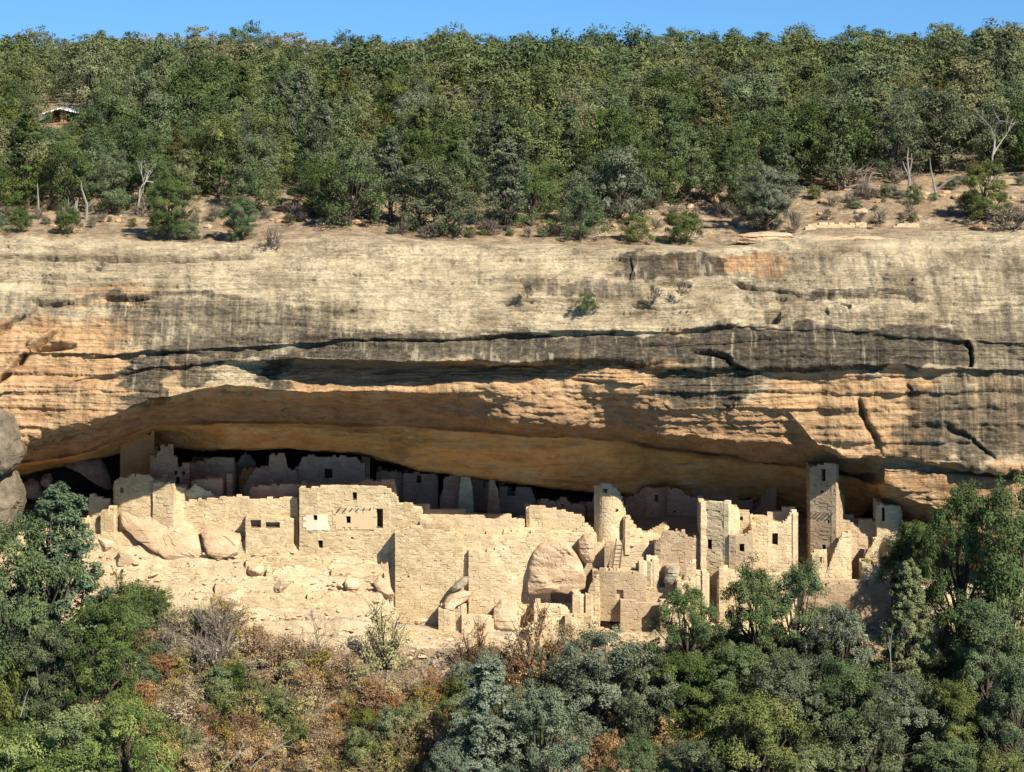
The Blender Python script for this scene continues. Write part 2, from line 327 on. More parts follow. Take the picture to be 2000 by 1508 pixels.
def build_cliff():
    u = np.concatenate([np.arange(-700, -60, 6), np.arange(-60, 2060, 1.6), np.arange(2060, 2701, 6)])
    # smooth interpolation between profile columns
    idx = np.clip(np.searchsorted(pxs, u, 'right')-1, 0, len(pxs)-2)
    t = np.clip((u-pxs[idx])/(pxs[idx+1]-pxs[idx]), 0, 1); ts = t*.6+.4*(t*t*(3-2*t))
    C = CP[idx]*(1-ts)[:, None, None]+CP[idx+1]*ts[:, None, None]     # (nu,16,2)
    # wiggle each edge line along x
    for k in range(1, 15):
        amp = {6: 7, 7: 6, 8: 7, 10: 2.0, 13: 4, 14: 4}.get(k, 3)
        wv = fbm(u/55., u*0+k*3.7, None, 40+(k//2), 4)
        C[:, k, 0] += amp*wv
        C[:, k, 1] += .35*fbm(u/40., u*0+k*5.1, None, 60+(k//2), 3)
    seg = [10, 50, 36, 48, 5, 34, 8, 54, 44, 30, 7, 22, 24, 8, 12]
    rows = []; vpar = []
    for k, n in enumerate(seg):
        for j in range(n):
            s = j/n; rows.append(C[:, k]*(1-s)+C[:, k+1]*s); vpar.append(k+s)
    rows.append(C[:, 15]); vpar.append(15.)
    G = np.stack(rows, 1)                           # (nu,nv,2) py,Y
    Y0 = G[..., 1]
    # soften a little along v
    for it in range(2):
        Y0[:, 1:-1] = .25*Y0[:, :-2]+.5*Y0[:, 1:-1]+.25*Y0[:, 2:]
    py = G[..., 0]; px = np.repeat(u[:, None], py.shape[1], 1)
    vp = np.repeat(np.array(vpar)[None], len(u), 0)
    X = (px-CX)*Y0/F; Z = -(py-HY)*Y0/F
    Pn = np.stack([X, Y0, Z], -1)
    du = np.gradient(Pn, axis=0); dv = np.gradient(Pn, axis=1)
    N = np.cross(du, dv); N /= np.linalg.norm(N, axis=-1, keepdims=True)+1e-9
    if N[len(u)//2, 60, 1] > 0: N = -N             # towards the camera
    for it in range(6):                            # smooth normals
        N[:, 1:-1] = (N[:, :-2]+N[:, 1:-1]*2+N[:, 2:])/4
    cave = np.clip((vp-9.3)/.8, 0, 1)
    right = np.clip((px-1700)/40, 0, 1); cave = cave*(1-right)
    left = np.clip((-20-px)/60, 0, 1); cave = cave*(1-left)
    # relief
    inn0 = (1-right)*(1-left)
    d = 0.6*fbm(X*.09, Z*.22, Y0*.1, 1, 4) + .34*fbm(X*.4, Z*1.1, Y0*.4, 2, 4) + .20*fbm(X*1.5, Z*3.4, Y0*1.6, 3, 4)
    # bedding ledges
    def beds(th, seed, ampx):
        tt = Z/th + .9*fbm(X*.035, Z*.05, None, seed, 3) + .10*fbm(X*.5, Z*.3, None, seed+3, 2)
        li = np.floor(tt); fr = tt-li
        am = np.clip(noise(li*7.31, X*ampx, None, seed+5)*.9+.35, 0, 1)
        return am*(np.power(1-fr, 1.3)-.35)        # protrudes at the bottom of each bed, steps back under it
    bedw = np.interp(vp, [0, .5, 2, 3.8, 5, 7, 8.5, 9.3, 15], [.3, .6, .9, 1., 1., .7, .6, .5, .2])
    d = d*(1-.35*cave)+bedw*(.55*beds(1.35, 11, .06)+.28*beds(.55, 21, .12)+.14*beds(.23, 31, .3))
    # flaking slabs (bedrock scallops) in the ceiling band
    flake = np.floor(3.2*fbm(X*.16+Z*.3, Z*.55, Y0*.2, 71, 3)+.4*fbm(X*1.2, Z*1.5, None, 72, 2))
    d = d+np.clip(1.4-abs(vp-9.2)/1.3, 0, 1)*.17*flake+np.clip(1-abs(vp-12.0)/1.2, 0, 1)*inn0*(.16*np.floor(2.5*fbm(X*.12+Z*.2, Z*.5, Y0*.2, 74, 3))+.25*fbm(X*.12, Z*.5, None, 75, 3))
    # cracks as carved polylines
    CR = [([(-60,790),(0,742),(25,715),(50,690),(85,662),(118,638)],3.4,1.5),([(-40,665),(0,640),(25,625),(48,612)],3,1.1),([(50,682),(90,680),(150,670)],3.5,1.2),
          ([(-60,775),(0,740),(20,725)],3,.8),
          ([(-60,508),(30,500),(160,499),(280,502),(380,504),(440,497),(500,503)],2.6,.9),([(60,588),(100,589),(146,588)],2.5,.7),([(195,580),(250,583),(300,578)],2.5,.8),
          ([(60,545),(150,543),(230,541),(400,536)],1.8,.4),([(150,700),(230,692),(300,688),(420,690)],2.5,.5),
          ([(320,716),(360,718),(395,706)],2,.5),
          ([(560,668),(600,655),(640,652)],2.5,.6),([(1280,552),(1330,552),(1352,556)],3,.6),([(1425,545),(1440,552),(1455,560),(1562,578),(1640,580),(1790,578)],2.6,.6),
          ([(1492,616),(1525,617)],6,1.3),([(1610,612),(1619,617)],2.5,.6),([(1640,592),(1658,600),(1662,606)],2,.5),
          ([(960,590),(1030,583),(1180,583)],2.4,.55),([(1230,592),(1290,604),(1400,600)],2,.5),
          ([(1345,686),(1400,690),(1420,700),(1430,714),(1480,722)],3.5,1.0),([(1886,664),(1897,680),(1900,705),(1897,720)],2.2,1.0),
          ([(1678,776),(1684,800),(1695,830),(1712,852),(1722,880)],3.5,.8),([(1850,828),(1862,840),(1900,856),(1915,872),(1948,898)],3,.6),
          ([(1792,913),(1900,916),(2060,926)],4.5,1.9),([(1430,473),(1480,476),(1540,480)],3,.7),([(1545,477),(1640,484),(1775,486)],2.6,.8),([(1790,465),(1990,469)],2,.5),
          ([(1230,500),(1235,520),(1228,545)],1.5,.3),([(1800,1010),(1812,1030),(1815,1050)],2,.4),([(1770,748),(1780,762),(1776,775)],2,.3),
          ([(1105,740),(1190,748),(1260,752)],2.6,.6),([(440,765),(480,770),(560,764)],2.5,.4)]
    wob = 2.2*fbm(px/22., py/22., None, 77, 3); wvar = 1+.45*noise(px/26., py/26., None, 78)
    for pl, wd, dep in CR:
        x0, x1 = min(p[0] for p in pl)-25, max(p[0] for p in pl)+25
        iu = np.flatnonzero((u >= x0) & (u <= x1)); A = px[iu]; B = py[iu]+wob[iu]; wv = wd*wvar[iu]
        dm = np.full(A.shape, 1e9); sg = np.zeros(A.shape); uu = np.zeros(A.shape); n_ = len(pl)-1
        for k, ((ax, ay), (bx, by)) in enumerate(zip(pl[:-1], pl[1:])):
            L2 = (bx-ax)**2+(by-ay)**2; tt = np.clip(((A-ax)*(bx-ax)+(B-ay)*(by-ay))/L2, 0, 1)
            dd = np.hypot(A-ax-tt*(bx-ax), B-ay-tt*(by-ay)); sn = np.sign((bx-ax)*(B-ay)-(by-ay)*(A-ax)); m = dd < dm
            dm[m] = dd[m]; sg[m] = sn[m]; uu[m] = ((k+tt)/n_)[m]
        s_ = dm*sg; tap = np.clip(np.minimum(uu, 1-uu)*5, 0, 1)**.7
        prof = np.where(s_ > 0, np.exp(-(s_/(wv*1.7))**2), np.exp(-(s_/(wv*.55))**2))-.22*np.exp(-((s_+2.2*wv)/(1.8*wv))**2)
        d[iu] -= dep*1.1*prof*tap
    edge = np.clip(vp/.9, 0, 1)
    d = d*np.clip(edge, .15, 1)
    Pn = Pn+N*d[..., None]
    # colour masks
    dark = np.zeros(px.shape); orange = np.zeros(px.shape)
    WX = 55*fbm(px/70., py/16., None, 91, 5); WY = 20*fbm(px/38., py/30., None, 92, 5)
    def zone(a, x0, x1, y0, y1, s, fx=40, fy=10):
        wx = px+WX; wy = py+WY
        k = np.clip((wx-x0)/fx, 0, 1)*np.clip((x1-wx)/fx, 0, 1)*np.clip((wy-y0)/fy, 0, 1)*np.clip((y1-wy)/fy, 0, 1)
        return np.maximum(a, k*s)
    for z_ in [(150,720,572,690,.62,90,25),(120,480,566,590,.8),(280,560,645,705,.75),(520,960,640,712,.85,60,12),(930,1420,646,712,1.0,60,8),
               (1330,1920,636,722,1.0,50,8),(1860,2300,600,760,.6),(1450,1900,600,660,.4),
               (235,330,692,800,.9,12,10),(330,430,692,760,.75,12,10),(500,575,690,775,1.0,14,10),(100,200,740,800,.4),
               (1195,1430,486,548,.8,20,6),(1420,2300,488,600,.36,30,6),(1240,1330,488,546,1.0,15,6),(1560,1800,566,586,.85,20,5),(1030,1280,544,582,.6,40,8),
               (1270,1480,715,800,.95,25,8),(1480,1720,730,760,.3),(1740,2300,740,905,.68,40,12),(1560,1720,730,890,.30),(1700,2300,930,1100,.18),
               (600,1000,480,560,.12),(-300,160,560,620,.4),(800,1000,660,712,.9)]:
        dark = zone(dark, *z_)
    dark *= (1-cave)
    for z_ in [(-400,300,610,1000,.85,90,30),(250,560,745,800,.5),(280,440,700,790,.45),(560,1300,712,860,.85,30,6),(1080,1340,690,770,.8,20,5),
               (1470,1860,722,905,.85,40,6),(1850,2300,730,905,.45),(1640,2300,905,1200,.9,20,5),(-100,1640,860,1400,1,30,10),(1290,1360,490,545,.8,15,8),(1380,1545,492,540,.9,25,8),
               (1290,1360,640,700,.8,10,8),(1580,1650,660,712,.8,15,8),(130,300,550,600,.5),(1280,1560,770,900,.9,20,8)]:
        orange = zone(orange, *z_)
    pit = np.clip((vp-8.0)/1.0, 0, 1)*(1-right)
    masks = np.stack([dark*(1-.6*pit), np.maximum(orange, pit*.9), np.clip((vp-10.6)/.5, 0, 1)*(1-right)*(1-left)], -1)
    inn = (1-right)*(1-left)
    soot_shade = (np.clip((vp-12.9)/.4, 0, 1)+np.clip((vp-9.9)/.2, 0, 1)*np.clip((11.15-vp)/.3, 0, 1)*np.clip(.6+1.6*fbm(px/120., py/60., None, 95, 3), 0, 1))*inn  # cave shade as well as soot, painted near-black into recess and gap
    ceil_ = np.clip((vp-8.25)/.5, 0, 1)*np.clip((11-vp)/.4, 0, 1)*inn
    ceil_ = np.maximum(ceil_, np.clip((vp-6.0)/.3, 0, 1)*np.clip((7.9-vp)/.3, 0, 1)*np.clip((px-560)/20, 0, 1)*np.clip((1110-px)/40, 0, 1))  # under-lip strip: brown shade tone painted in against the blue skylight
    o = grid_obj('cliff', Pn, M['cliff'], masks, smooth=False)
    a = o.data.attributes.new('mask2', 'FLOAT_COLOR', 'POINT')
    q = np.stack([np.clip(soot_shade, 0, 1), ceil_, ceil_*0, ceil_*0+1], -1); a.data.foreach_set('color', q.reshape(-1).astype(np.float32))
    return tag(o, kind='structure')
build_cliff()

# ------------------------------------------------------------------ mesa top ground
def mesa_z(X, Y):
    px = CX+X*F/Y
    base = np.interp(Y, [195, 203, 215, 225, 260, 300, 335, 360, 420, 700, 8000], [-18.6, -18.0, -16.3, -14.6, -10.0, -6.3, -3.8, -3.6, -7, -20, -60])
    zr = -(rim_py(np.clip(px, -700, 2700))-HY)*203/F
    b = np.clip((222-Y)/19, 0, 1)
    rightup = np.clip((px-1500)/500, 0, 1)*np.clip((Y-205)/30, 0, 1)*1.2*np.clip((500-Y)/200, 0, 1)
    n = .35*fbm(X*.12, Y*.12, None, 5, 4)*np.clip((Y-202)/6, 0, 1)
    return base+(zr+18.0)*b+rightup+n
def build_mesa():
    pxu = np.concatenate([np.linspace(-2600, -200, 30), np.arange(-180, 2200, 7), np.linspace(2220, 4600, 30)])
    Yv = np.concatenate([[201.0], np.arange(202, 240, .5), np.arange(240, 340, 2.0), np.array([350, 370, 400, 450, 520, 650, 900, 1500, 3000, 6000, 9000.])])
    YY, PX = np.meshgrid(Yv, pxu)
    X = (PX-CX)*YY/F; Z = mesa_z(X, YY)
    # little rock ledges near the rim
    lim = np.clip((YY-203)/3, 0, 1)*np.clip((232-YY)/8, 0, 1)
    t = (YY+1.5*fbm(X*.1, YY*.1, None, 8, 3))/2.6; Z = Z+lim*.30*((t-np.floor(t))**3-.3)*(1+noise(np.floor(t), X*.05, None, 9))
    Z[:, 0] -= .5
    tag(grid_obj('mesa_ground', np.stack([X, YY, Z], -1), M['mesa']), kind='structure')
build_mesa()
# far mountain ridge, distance haze painted in as a blue rock colour
def build_hills():
    xs = np.linspace(-4200, 4200, 260); ys = np.linspace(0, 1, 12)
    XX, T = np.meshgrid(xs, ys, indexing='ij'); YY = 8200+T*1600
    h = -22+44*np.exp(-((XX+1540)/230)**2)+36*np.exp(-((XX+980)/160)**2)+5*fbm(XX/300., T*2, None, 3, 5)
    Z = -70+(h+62)*np.sin(T*math.pi*.5)
    m = mat_plain('hazed_mountain_rock', (.17, .24, .38), .1)
    tag(grid_obj('hills', np.stack([XX, YY, Z], -1), m), kind='structure')
build_hills()

# ------------------------------------------------------------------ terrace and canyon slope
YA = [20, 100, 140, 150, 160, 174, 188, 192, 195, 198, 200, 216]
ZA = [-100, -96, -82, -74, -65.5, -56.9, -50.4, -48.3, -46.0, -43.6, -43.1, -42.8]
YB = [20, 100, 140, 150, 160, 174, 188, 191.6, 194.0, 194.9, 198, 200, 216]
ZB = [-100, -96, -82, -74, -65.5, -56.9, -50.9, -50.5, -50.3, -43.6, -43.2, -43.1, -42.8]
def slope_z(X, Y, detail=True):
    px = CX+X*F/Y
    a = np.interp(Y, YA, ZA); b = np.interp(Y, YB, ZB)
    k = np.clip((px-745)/40, 0, 1)*np.clip((1420-px)/160, 0, 1)
    z = a*(1-k)+b*k
    z = z+np.clip((px-1500)/500, 0, 1)*np.clip((190-Y)/10, 0, 1)*np.clip((Y-150)/20, 0, 1)*2.0
    z = z+np.clip((300-px)/300, 0, 1)*np.clip((190-Y)/10, 0, 1)*np.clip((Y-150)/20, 0, 1)*1.0
    if detail: z = z+(.30*fbm(X*.2, Y*.3, None, 15, 4)+.10*fbm(X*1.1, Y*1.4, None, 16, 3))*np.clip((212-Y)/6, 0, 1)
    return z
def build_slope():
    pxu = np.concatenate([np.linspace(-2500, -200, 30), np.arange(-190, 2200, 4), np.linspace(2220, 4500, 30)])
    Yv = np.concatenate([[20, 60, 100, 130, 140, 150, 158], np.arange(160, 186, .5), np.arange(186, 200, .12), np.arange(200, 216.1, .8)])
    YY, PX = np.meshgrid(Yv, pxu); X = (PX-CX)*np.maximum(YY, 120)/F
    Z = slope_z(X, YY)
    lim = np.clip((YY-184)/3, 0, 1)*np.clip((199-YY)/2, 0, 1)
    t = Z/.85+.8*fbm(X*.07, YY*.2, None, 25, 3); Z = Z+lim*.75*((t-np.floor(t))**3*1.2-.45)*np.clip(.6+.9*noise(np.floor(t)*3.3, X*.12, None, 26), 0, 1.3)+lim*.16*fbm(X*.9, YY*1.6, Z*1.5, 28, 4)
    py = HY-Z*F/YY
    o = grid_obj('canyon_slope', np.stack([X, YY, Z], -1), M['talus'])
    o.data.materials.append(M['slope'])
    nu, nv = X.shape
    pyc = (py[:-1, :-1]).reshape(-1); pxc = PX[:-1, :-1].reshape(-1); w_ = 12*fbm(pxc/40., pyc/20., None, 27, 3)
    mi = (pyc+w_ > 1268).astype(np.int32)
    o.data.polygons.foreach_set('material_index', mi)
    tag(o, kind='structure')
build_slope()
def on_slope(px, py, y0=150.0, y1=200.0):
    """where the sight line through a photo point meets the slope"""
    Y = np.arange(y1, y0, -.25); X = (px-CX)*Y/F; z = slope_z(X, Y, False); d = zof(py, Y)-z
    # first sign change seen from the camera side (small Y)
    for i in range(len(Y)-1, 0, -1):
        if d[i] >= 0 and d[i-1] < 0: return float(Y[i])
    return float(Y[-1]) if d[-1] < 0 else float(Y[0])

# ------------------------------------------------------------------ masonry walls
def wall(mb, nodes, zb, thick=.42, row=.15, blen=(.2, .6), holes=(), jit=.03, rag=.13, seed=None, front=None, batter=0.0):
    """nodes: (px, Y, py_top) along the wall, thickness goes away from the camera side (left normal)."""
    r = random.Random(seed if seed is not None else int(nodes[0][0]*7+nodes[0][2]))
    seed_ = nodes[0][0]
    pts = [np.array([(n[0]-CX)*n[1]/F, n[1]]) for n in nodes]; zt = [zof(n[2], n[1]) for n in nodes]
    S = [0.0]
    for a, b in zip(pts[:-1], pts[1:]): S.append(S[-1]+max(float(np.linalg.norm(b-a)), 1e-4))
    S = np.array(S); PX_ = np.array([p[0] for p in pts]); PY_ = np.array([p[1] for p in pts])
    L = S[-1]
    def at(s):
        i = min(max(int(np.searchsorted(S, s, 'right')-1), 0), len(S)-2); t = (s-S[i])/(S[i+1]-S[i])
        d = pts[i+1]-pts[i]; d = d/(np.linalg.norm(d)+1e-9); return pts[i]*(1-t)+pts[i+1]*t, d
    ss = np.arange(0, L+.04, .05); top = np.interp(ss, S, zt)
    lowr = np.array([r.uniform(-rag, rag*.5) for _ in range(int(L/.35)+2)]); top = top+np.interp(ss/.35, np.arange(len(lowr)), lowr)
    pxs_ = CX+np.interp(ss, S, PX_)*F/np.interp(ss, S, PY_); Ys_ = np.interp(ss, S, PY_)
    f0, f1 = (0, L) if front is None else (S[front[0]], S[front[1]])
    zmax = top.max(); nrow = int((zmax-zb)/row)+1
    hs = []
    for h in holes:
        m_ = (pxs_ >= h[0]) & (pxs_ <= h[2]) & (ss >= f0-.01) & (ss <= f1+.01)
        if m_.any():
            Yh = Ys_[m_].mean(); hs.append((ss[m_].min(), ss[m_].max(), zof(h[3], Yh), zof(h[1], Yh)))
    wn = lambda a, b: math.sin(a*1.1+2.3*math.sin(b*.7+seed_)) * math.cos(b*1.3+1.7*math.sin(a*.5))*.6+.4*math.sin(a*3.7+b*2.9)
    for k in range(nrow):
        z0 = zb+k*row; z1 = z0+row; zc = z0+row*.55
        ok = top > zc
        for a, b, lo, hi in hs:
            if zc > lo and zc < hi: ok = ok & ~((ss >= a) & (ss <= b))
        e = np.flatnonzero(np.diff(np.concatenate([[0], ok.astype(int), [0]])))
        for i in range(0, len(e), 2):
            a = ss[e[i]]; b = ss[min(e[i+1], len(ss)-1)]
            if b-a < .06: continue
            s = a
            while s < b-1e-3:
                corner = S[(S > s+.02) & (S < b)]
                n = s+r.uniform(*blen)
                if len(corner) and n > corner[0]-.06: n = corner[0]
                if n > b-.12: n = b
                n = min(n, b)
                (p, d), (q, d2) = at(s+1e-4), at(n-1e-4)
                nrm = np.array([-d[1], d[0]])        # away from the camera for left-to-right paths
                wob = wn(p[0]+p[1], z0); o = r.gauss(0, jit*.5); o = (-abs(o) if r.random() < .7 else o)+.03*wob
                bt = batter*(z0-zb)
                pf = p+nrm*(o+bt); qf = q+nrm*(o+bt); pb = p+nrm*thick; qb = q+nrm*thick
                zz1 = z1+ (r.uniform(-.02, .05) if zc+row > np.interp((s+n)/2, ss, top) else 0)
                mb.box8([(pf[0], pf[1], z0), (qf[0], qf[1], z0), (qb[0], qb[1], z0), (pb[0], pb[1], z0),
                         (pf[0], pf[1], zz1), (qf[0], qf[1], zz1), (qb[0], qb[1], zz1), (pb[0], pb[1], zz1)], min(1, max(0, r.gauss(.5, .22)+.25*wob)))
                s = n
    return pts, S, at
def back(n, D): X = (n[0]-CX)*n[1]/F; Y = n[1]+D; return (CX+X*F/Y, Y, HY-zof(n[2], n[1])*F/Y)
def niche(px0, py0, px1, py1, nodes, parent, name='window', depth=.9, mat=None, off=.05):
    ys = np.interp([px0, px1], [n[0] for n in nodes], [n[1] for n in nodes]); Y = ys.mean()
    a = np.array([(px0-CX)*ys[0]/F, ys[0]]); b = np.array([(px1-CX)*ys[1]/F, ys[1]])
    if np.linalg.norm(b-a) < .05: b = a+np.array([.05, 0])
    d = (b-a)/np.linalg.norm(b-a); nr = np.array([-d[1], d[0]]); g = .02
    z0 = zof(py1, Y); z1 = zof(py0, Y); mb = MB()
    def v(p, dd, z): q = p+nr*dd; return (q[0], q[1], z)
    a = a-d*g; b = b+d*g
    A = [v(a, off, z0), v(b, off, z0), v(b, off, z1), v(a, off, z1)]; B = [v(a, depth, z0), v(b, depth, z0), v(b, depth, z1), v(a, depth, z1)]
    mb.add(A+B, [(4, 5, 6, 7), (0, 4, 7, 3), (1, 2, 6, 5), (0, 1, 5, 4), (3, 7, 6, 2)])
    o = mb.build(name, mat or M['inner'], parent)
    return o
def house(name, label, cat, front, D, zb, mat='mason', holes=(), group=None, dark=True, row=.17, extra=None, batter=0.0, rag=.10, closed=True, doors=()):
    """front: nodes left to right; D: depth of the room behind"""
    n0, n1 = front[0], front[-1]
    X = sum((n[0]-CX)*n[1]/F for n in (n0, n1))/2; root = empty(name, (X, n0[1], zb)); tag(root, label, cat, group)
    mb = MB(); path = list(front); f = (0, len(front)-1)
    if closed:
        path = [back(n0, D)]+path+[back(n1, D)]; f = (1, len(front))
    wall(mb, path, zb, holes=list(holes)+list(doors), front=f, row=row, batter=batter, rag=rag)
    if closed:
        b0, b1 = back(n1, D), back(n0, D)
        wall(mb, [b0, b1], zb, holes=(), row=.4, blen=(.5, 1.3))
    mb.build('wall', M[mat], root)
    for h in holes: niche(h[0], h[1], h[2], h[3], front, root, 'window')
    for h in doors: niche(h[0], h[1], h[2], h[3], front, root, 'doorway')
    return root

ZF = -43.4
# ---- shaded back rows
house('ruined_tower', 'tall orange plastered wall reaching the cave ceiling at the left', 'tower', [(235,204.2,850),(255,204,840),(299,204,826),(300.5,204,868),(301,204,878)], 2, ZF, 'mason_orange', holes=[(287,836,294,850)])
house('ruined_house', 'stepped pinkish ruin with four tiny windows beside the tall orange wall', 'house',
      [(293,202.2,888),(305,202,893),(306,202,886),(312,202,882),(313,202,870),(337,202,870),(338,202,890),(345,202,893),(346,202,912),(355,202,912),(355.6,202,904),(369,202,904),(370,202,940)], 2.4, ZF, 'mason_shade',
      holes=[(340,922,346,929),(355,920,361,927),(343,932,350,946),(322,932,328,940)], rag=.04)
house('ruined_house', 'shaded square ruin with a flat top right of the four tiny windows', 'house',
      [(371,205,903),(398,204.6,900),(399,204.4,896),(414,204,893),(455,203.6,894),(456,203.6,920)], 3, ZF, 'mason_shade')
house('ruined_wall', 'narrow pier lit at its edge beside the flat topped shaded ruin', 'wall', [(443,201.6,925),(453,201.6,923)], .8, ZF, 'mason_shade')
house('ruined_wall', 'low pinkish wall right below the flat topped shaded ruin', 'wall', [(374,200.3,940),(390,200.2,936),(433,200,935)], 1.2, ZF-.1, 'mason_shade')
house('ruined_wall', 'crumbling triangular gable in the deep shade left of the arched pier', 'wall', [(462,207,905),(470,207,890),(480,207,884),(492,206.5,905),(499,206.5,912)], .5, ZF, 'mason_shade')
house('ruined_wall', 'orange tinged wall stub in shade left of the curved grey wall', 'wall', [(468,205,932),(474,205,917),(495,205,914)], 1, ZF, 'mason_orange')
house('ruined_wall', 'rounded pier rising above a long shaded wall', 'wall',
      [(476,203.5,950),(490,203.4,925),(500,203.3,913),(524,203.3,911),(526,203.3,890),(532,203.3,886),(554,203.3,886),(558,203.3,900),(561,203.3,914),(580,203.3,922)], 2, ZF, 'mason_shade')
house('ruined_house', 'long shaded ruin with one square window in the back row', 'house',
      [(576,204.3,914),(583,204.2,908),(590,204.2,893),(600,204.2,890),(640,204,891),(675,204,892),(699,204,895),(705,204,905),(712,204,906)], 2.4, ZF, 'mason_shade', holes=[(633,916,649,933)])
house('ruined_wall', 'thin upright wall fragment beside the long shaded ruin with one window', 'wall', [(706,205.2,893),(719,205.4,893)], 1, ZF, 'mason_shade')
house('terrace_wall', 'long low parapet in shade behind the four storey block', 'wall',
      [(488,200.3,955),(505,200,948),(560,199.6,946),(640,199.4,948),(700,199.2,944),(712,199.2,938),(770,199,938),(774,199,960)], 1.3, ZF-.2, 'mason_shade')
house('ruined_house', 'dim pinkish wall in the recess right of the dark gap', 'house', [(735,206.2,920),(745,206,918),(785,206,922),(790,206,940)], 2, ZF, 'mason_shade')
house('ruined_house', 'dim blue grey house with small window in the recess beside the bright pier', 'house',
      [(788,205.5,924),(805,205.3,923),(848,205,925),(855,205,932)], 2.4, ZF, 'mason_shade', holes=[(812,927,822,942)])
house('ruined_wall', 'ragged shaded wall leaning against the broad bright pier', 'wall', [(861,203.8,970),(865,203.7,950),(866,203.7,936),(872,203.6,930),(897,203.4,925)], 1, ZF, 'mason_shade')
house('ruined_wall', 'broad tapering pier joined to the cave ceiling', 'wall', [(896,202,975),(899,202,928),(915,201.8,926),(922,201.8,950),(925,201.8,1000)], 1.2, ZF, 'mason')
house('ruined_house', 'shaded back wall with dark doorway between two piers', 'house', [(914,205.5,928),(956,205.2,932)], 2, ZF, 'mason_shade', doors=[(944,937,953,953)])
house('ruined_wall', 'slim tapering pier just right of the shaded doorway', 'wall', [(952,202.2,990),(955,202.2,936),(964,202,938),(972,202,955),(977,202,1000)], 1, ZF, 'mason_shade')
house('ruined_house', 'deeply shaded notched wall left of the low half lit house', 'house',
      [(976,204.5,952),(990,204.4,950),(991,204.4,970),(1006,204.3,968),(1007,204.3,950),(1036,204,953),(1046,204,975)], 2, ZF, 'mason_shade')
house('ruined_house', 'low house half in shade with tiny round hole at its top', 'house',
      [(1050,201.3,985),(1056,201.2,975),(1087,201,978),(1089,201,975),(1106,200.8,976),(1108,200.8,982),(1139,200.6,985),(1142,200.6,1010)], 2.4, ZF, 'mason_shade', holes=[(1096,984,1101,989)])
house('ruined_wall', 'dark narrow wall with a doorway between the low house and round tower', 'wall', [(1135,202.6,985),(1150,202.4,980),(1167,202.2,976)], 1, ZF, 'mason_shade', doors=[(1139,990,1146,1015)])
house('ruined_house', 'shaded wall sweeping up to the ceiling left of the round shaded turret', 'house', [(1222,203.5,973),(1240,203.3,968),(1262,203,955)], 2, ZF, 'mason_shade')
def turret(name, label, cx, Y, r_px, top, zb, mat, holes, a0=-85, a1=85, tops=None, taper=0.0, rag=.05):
    R_ = r_px*Y/F; Xc = (cx-CX)*Y/F; Yc = Y+R_
    ns = []
    for k in range(19):
        a = R(a0+(a1-a0)*k/18); x = Xc+R_*math.sin(a); y = Yc-R_*math.cos(a)
        px = CX+x*F/y; t = np.interp(px, [q[0] for q in tops], [q[1] for q in tops]) if tops else top
        ns.append((px, y, t))
    root = empty(name, (Xc, Yc, zb)); tag(root, label, 'tower'); mb = MB()
    wall(mb, ns, zb, holes=holes, blen=(.22, .45), rag=rag, batter=taper)
    bk = []
    for k in range(9):
        a = R(a1+(360-(a1-a0))*k/8); x = Xc+R_*math.sin(a); y = Yc-R_*math.cos(a); px = CX+x*F/y
        e = ns[-1] if k > 4 else ns[-1]; bk.append((px, y, HY-zof(ns[-1][2], ns[-1][1])*F/y if not tops else HY-zof(np.interp(px, [q[0] for q in tops], [q[1] for q in tops]), Yc)*F/y))
    wall(mb, bk, zb, row=.38, blen=(.4, .7))
    mb.build('wall', M[mat], root)
    for h in holes: niche(*h, ns, root, 'window', depth=.7)
    return root
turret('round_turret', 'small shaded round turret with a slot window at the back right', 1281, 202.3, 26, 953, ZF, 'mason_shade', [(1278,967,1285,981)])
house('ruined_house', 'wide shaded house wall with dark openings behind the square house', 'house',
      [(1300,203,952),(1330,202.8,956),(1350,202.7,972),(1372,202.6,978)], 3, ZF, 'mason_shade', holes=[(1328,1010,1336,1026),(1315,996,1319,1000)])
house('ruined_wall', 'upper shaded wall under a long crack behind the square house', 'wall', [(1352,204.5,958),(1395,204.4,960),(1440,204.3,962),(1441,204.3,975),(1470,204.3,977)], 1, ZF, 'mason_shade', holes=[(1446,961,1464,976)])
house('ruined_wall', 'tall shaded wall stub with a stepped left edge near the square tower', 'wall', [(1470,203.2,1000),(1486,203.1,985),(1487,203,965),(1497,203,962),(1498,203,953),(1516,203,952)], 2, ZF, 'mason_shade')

# ---- lit rows
house('ruined_house', 'pale rounded corner house at the left with a small square window', 'house',
      [(221,199.5,948),(224,199,940),(238,198.6,932),(258,198.3,927),(290,198.2,928),(300,198.2,938),(318,198,942)], 3, ZF-.6, 'mason', holes=[(234,951,240,964)])
house('ruined_house', 'smooth plastered room joined to the pale rounded corner house', 'house', [(299,197.9,942),(339,197.4,944),(341,197.6,946),(344,198,950),(360,198.2,953)], 2, ZF-.6, 'mason')
house('ruined_wall', 'bright stepped wall right of the plastered room', 'wall', [(362,199,958),(381,198.8,946),(400,199,957),(430,199,972),(455,199,976)], 1, ZF-.4, 'mason')
house('ruined_house', 'small lit stub of a house at the far left of the alcove', 'house', [(173,199.5,975),(176,199.4,966),(182,199.3,967),(183,199.3,972),(211,199,973),(213,199,988)], 2, ZF-.2, 'mason')
house('ruined_wall', 'low pale wall in front of the small stub at the far left', 'wall', [(197,197.8,1001),(205,197.7,998),(222,197.6,992),(226,197.7,990)], .8, ZF-1.4, 'mason')
house('terrace_wall', 'sunlit upper terrace wall behind the two big smooth boulders', 'wall',
      [(322,198.4,985),(400,198,975),(440,197.8,972),(470,197.8,968),(486,197.7,975),(580,197.6,972),(582,197.6,990)], 1.2, ZF-1.0, 'mason')
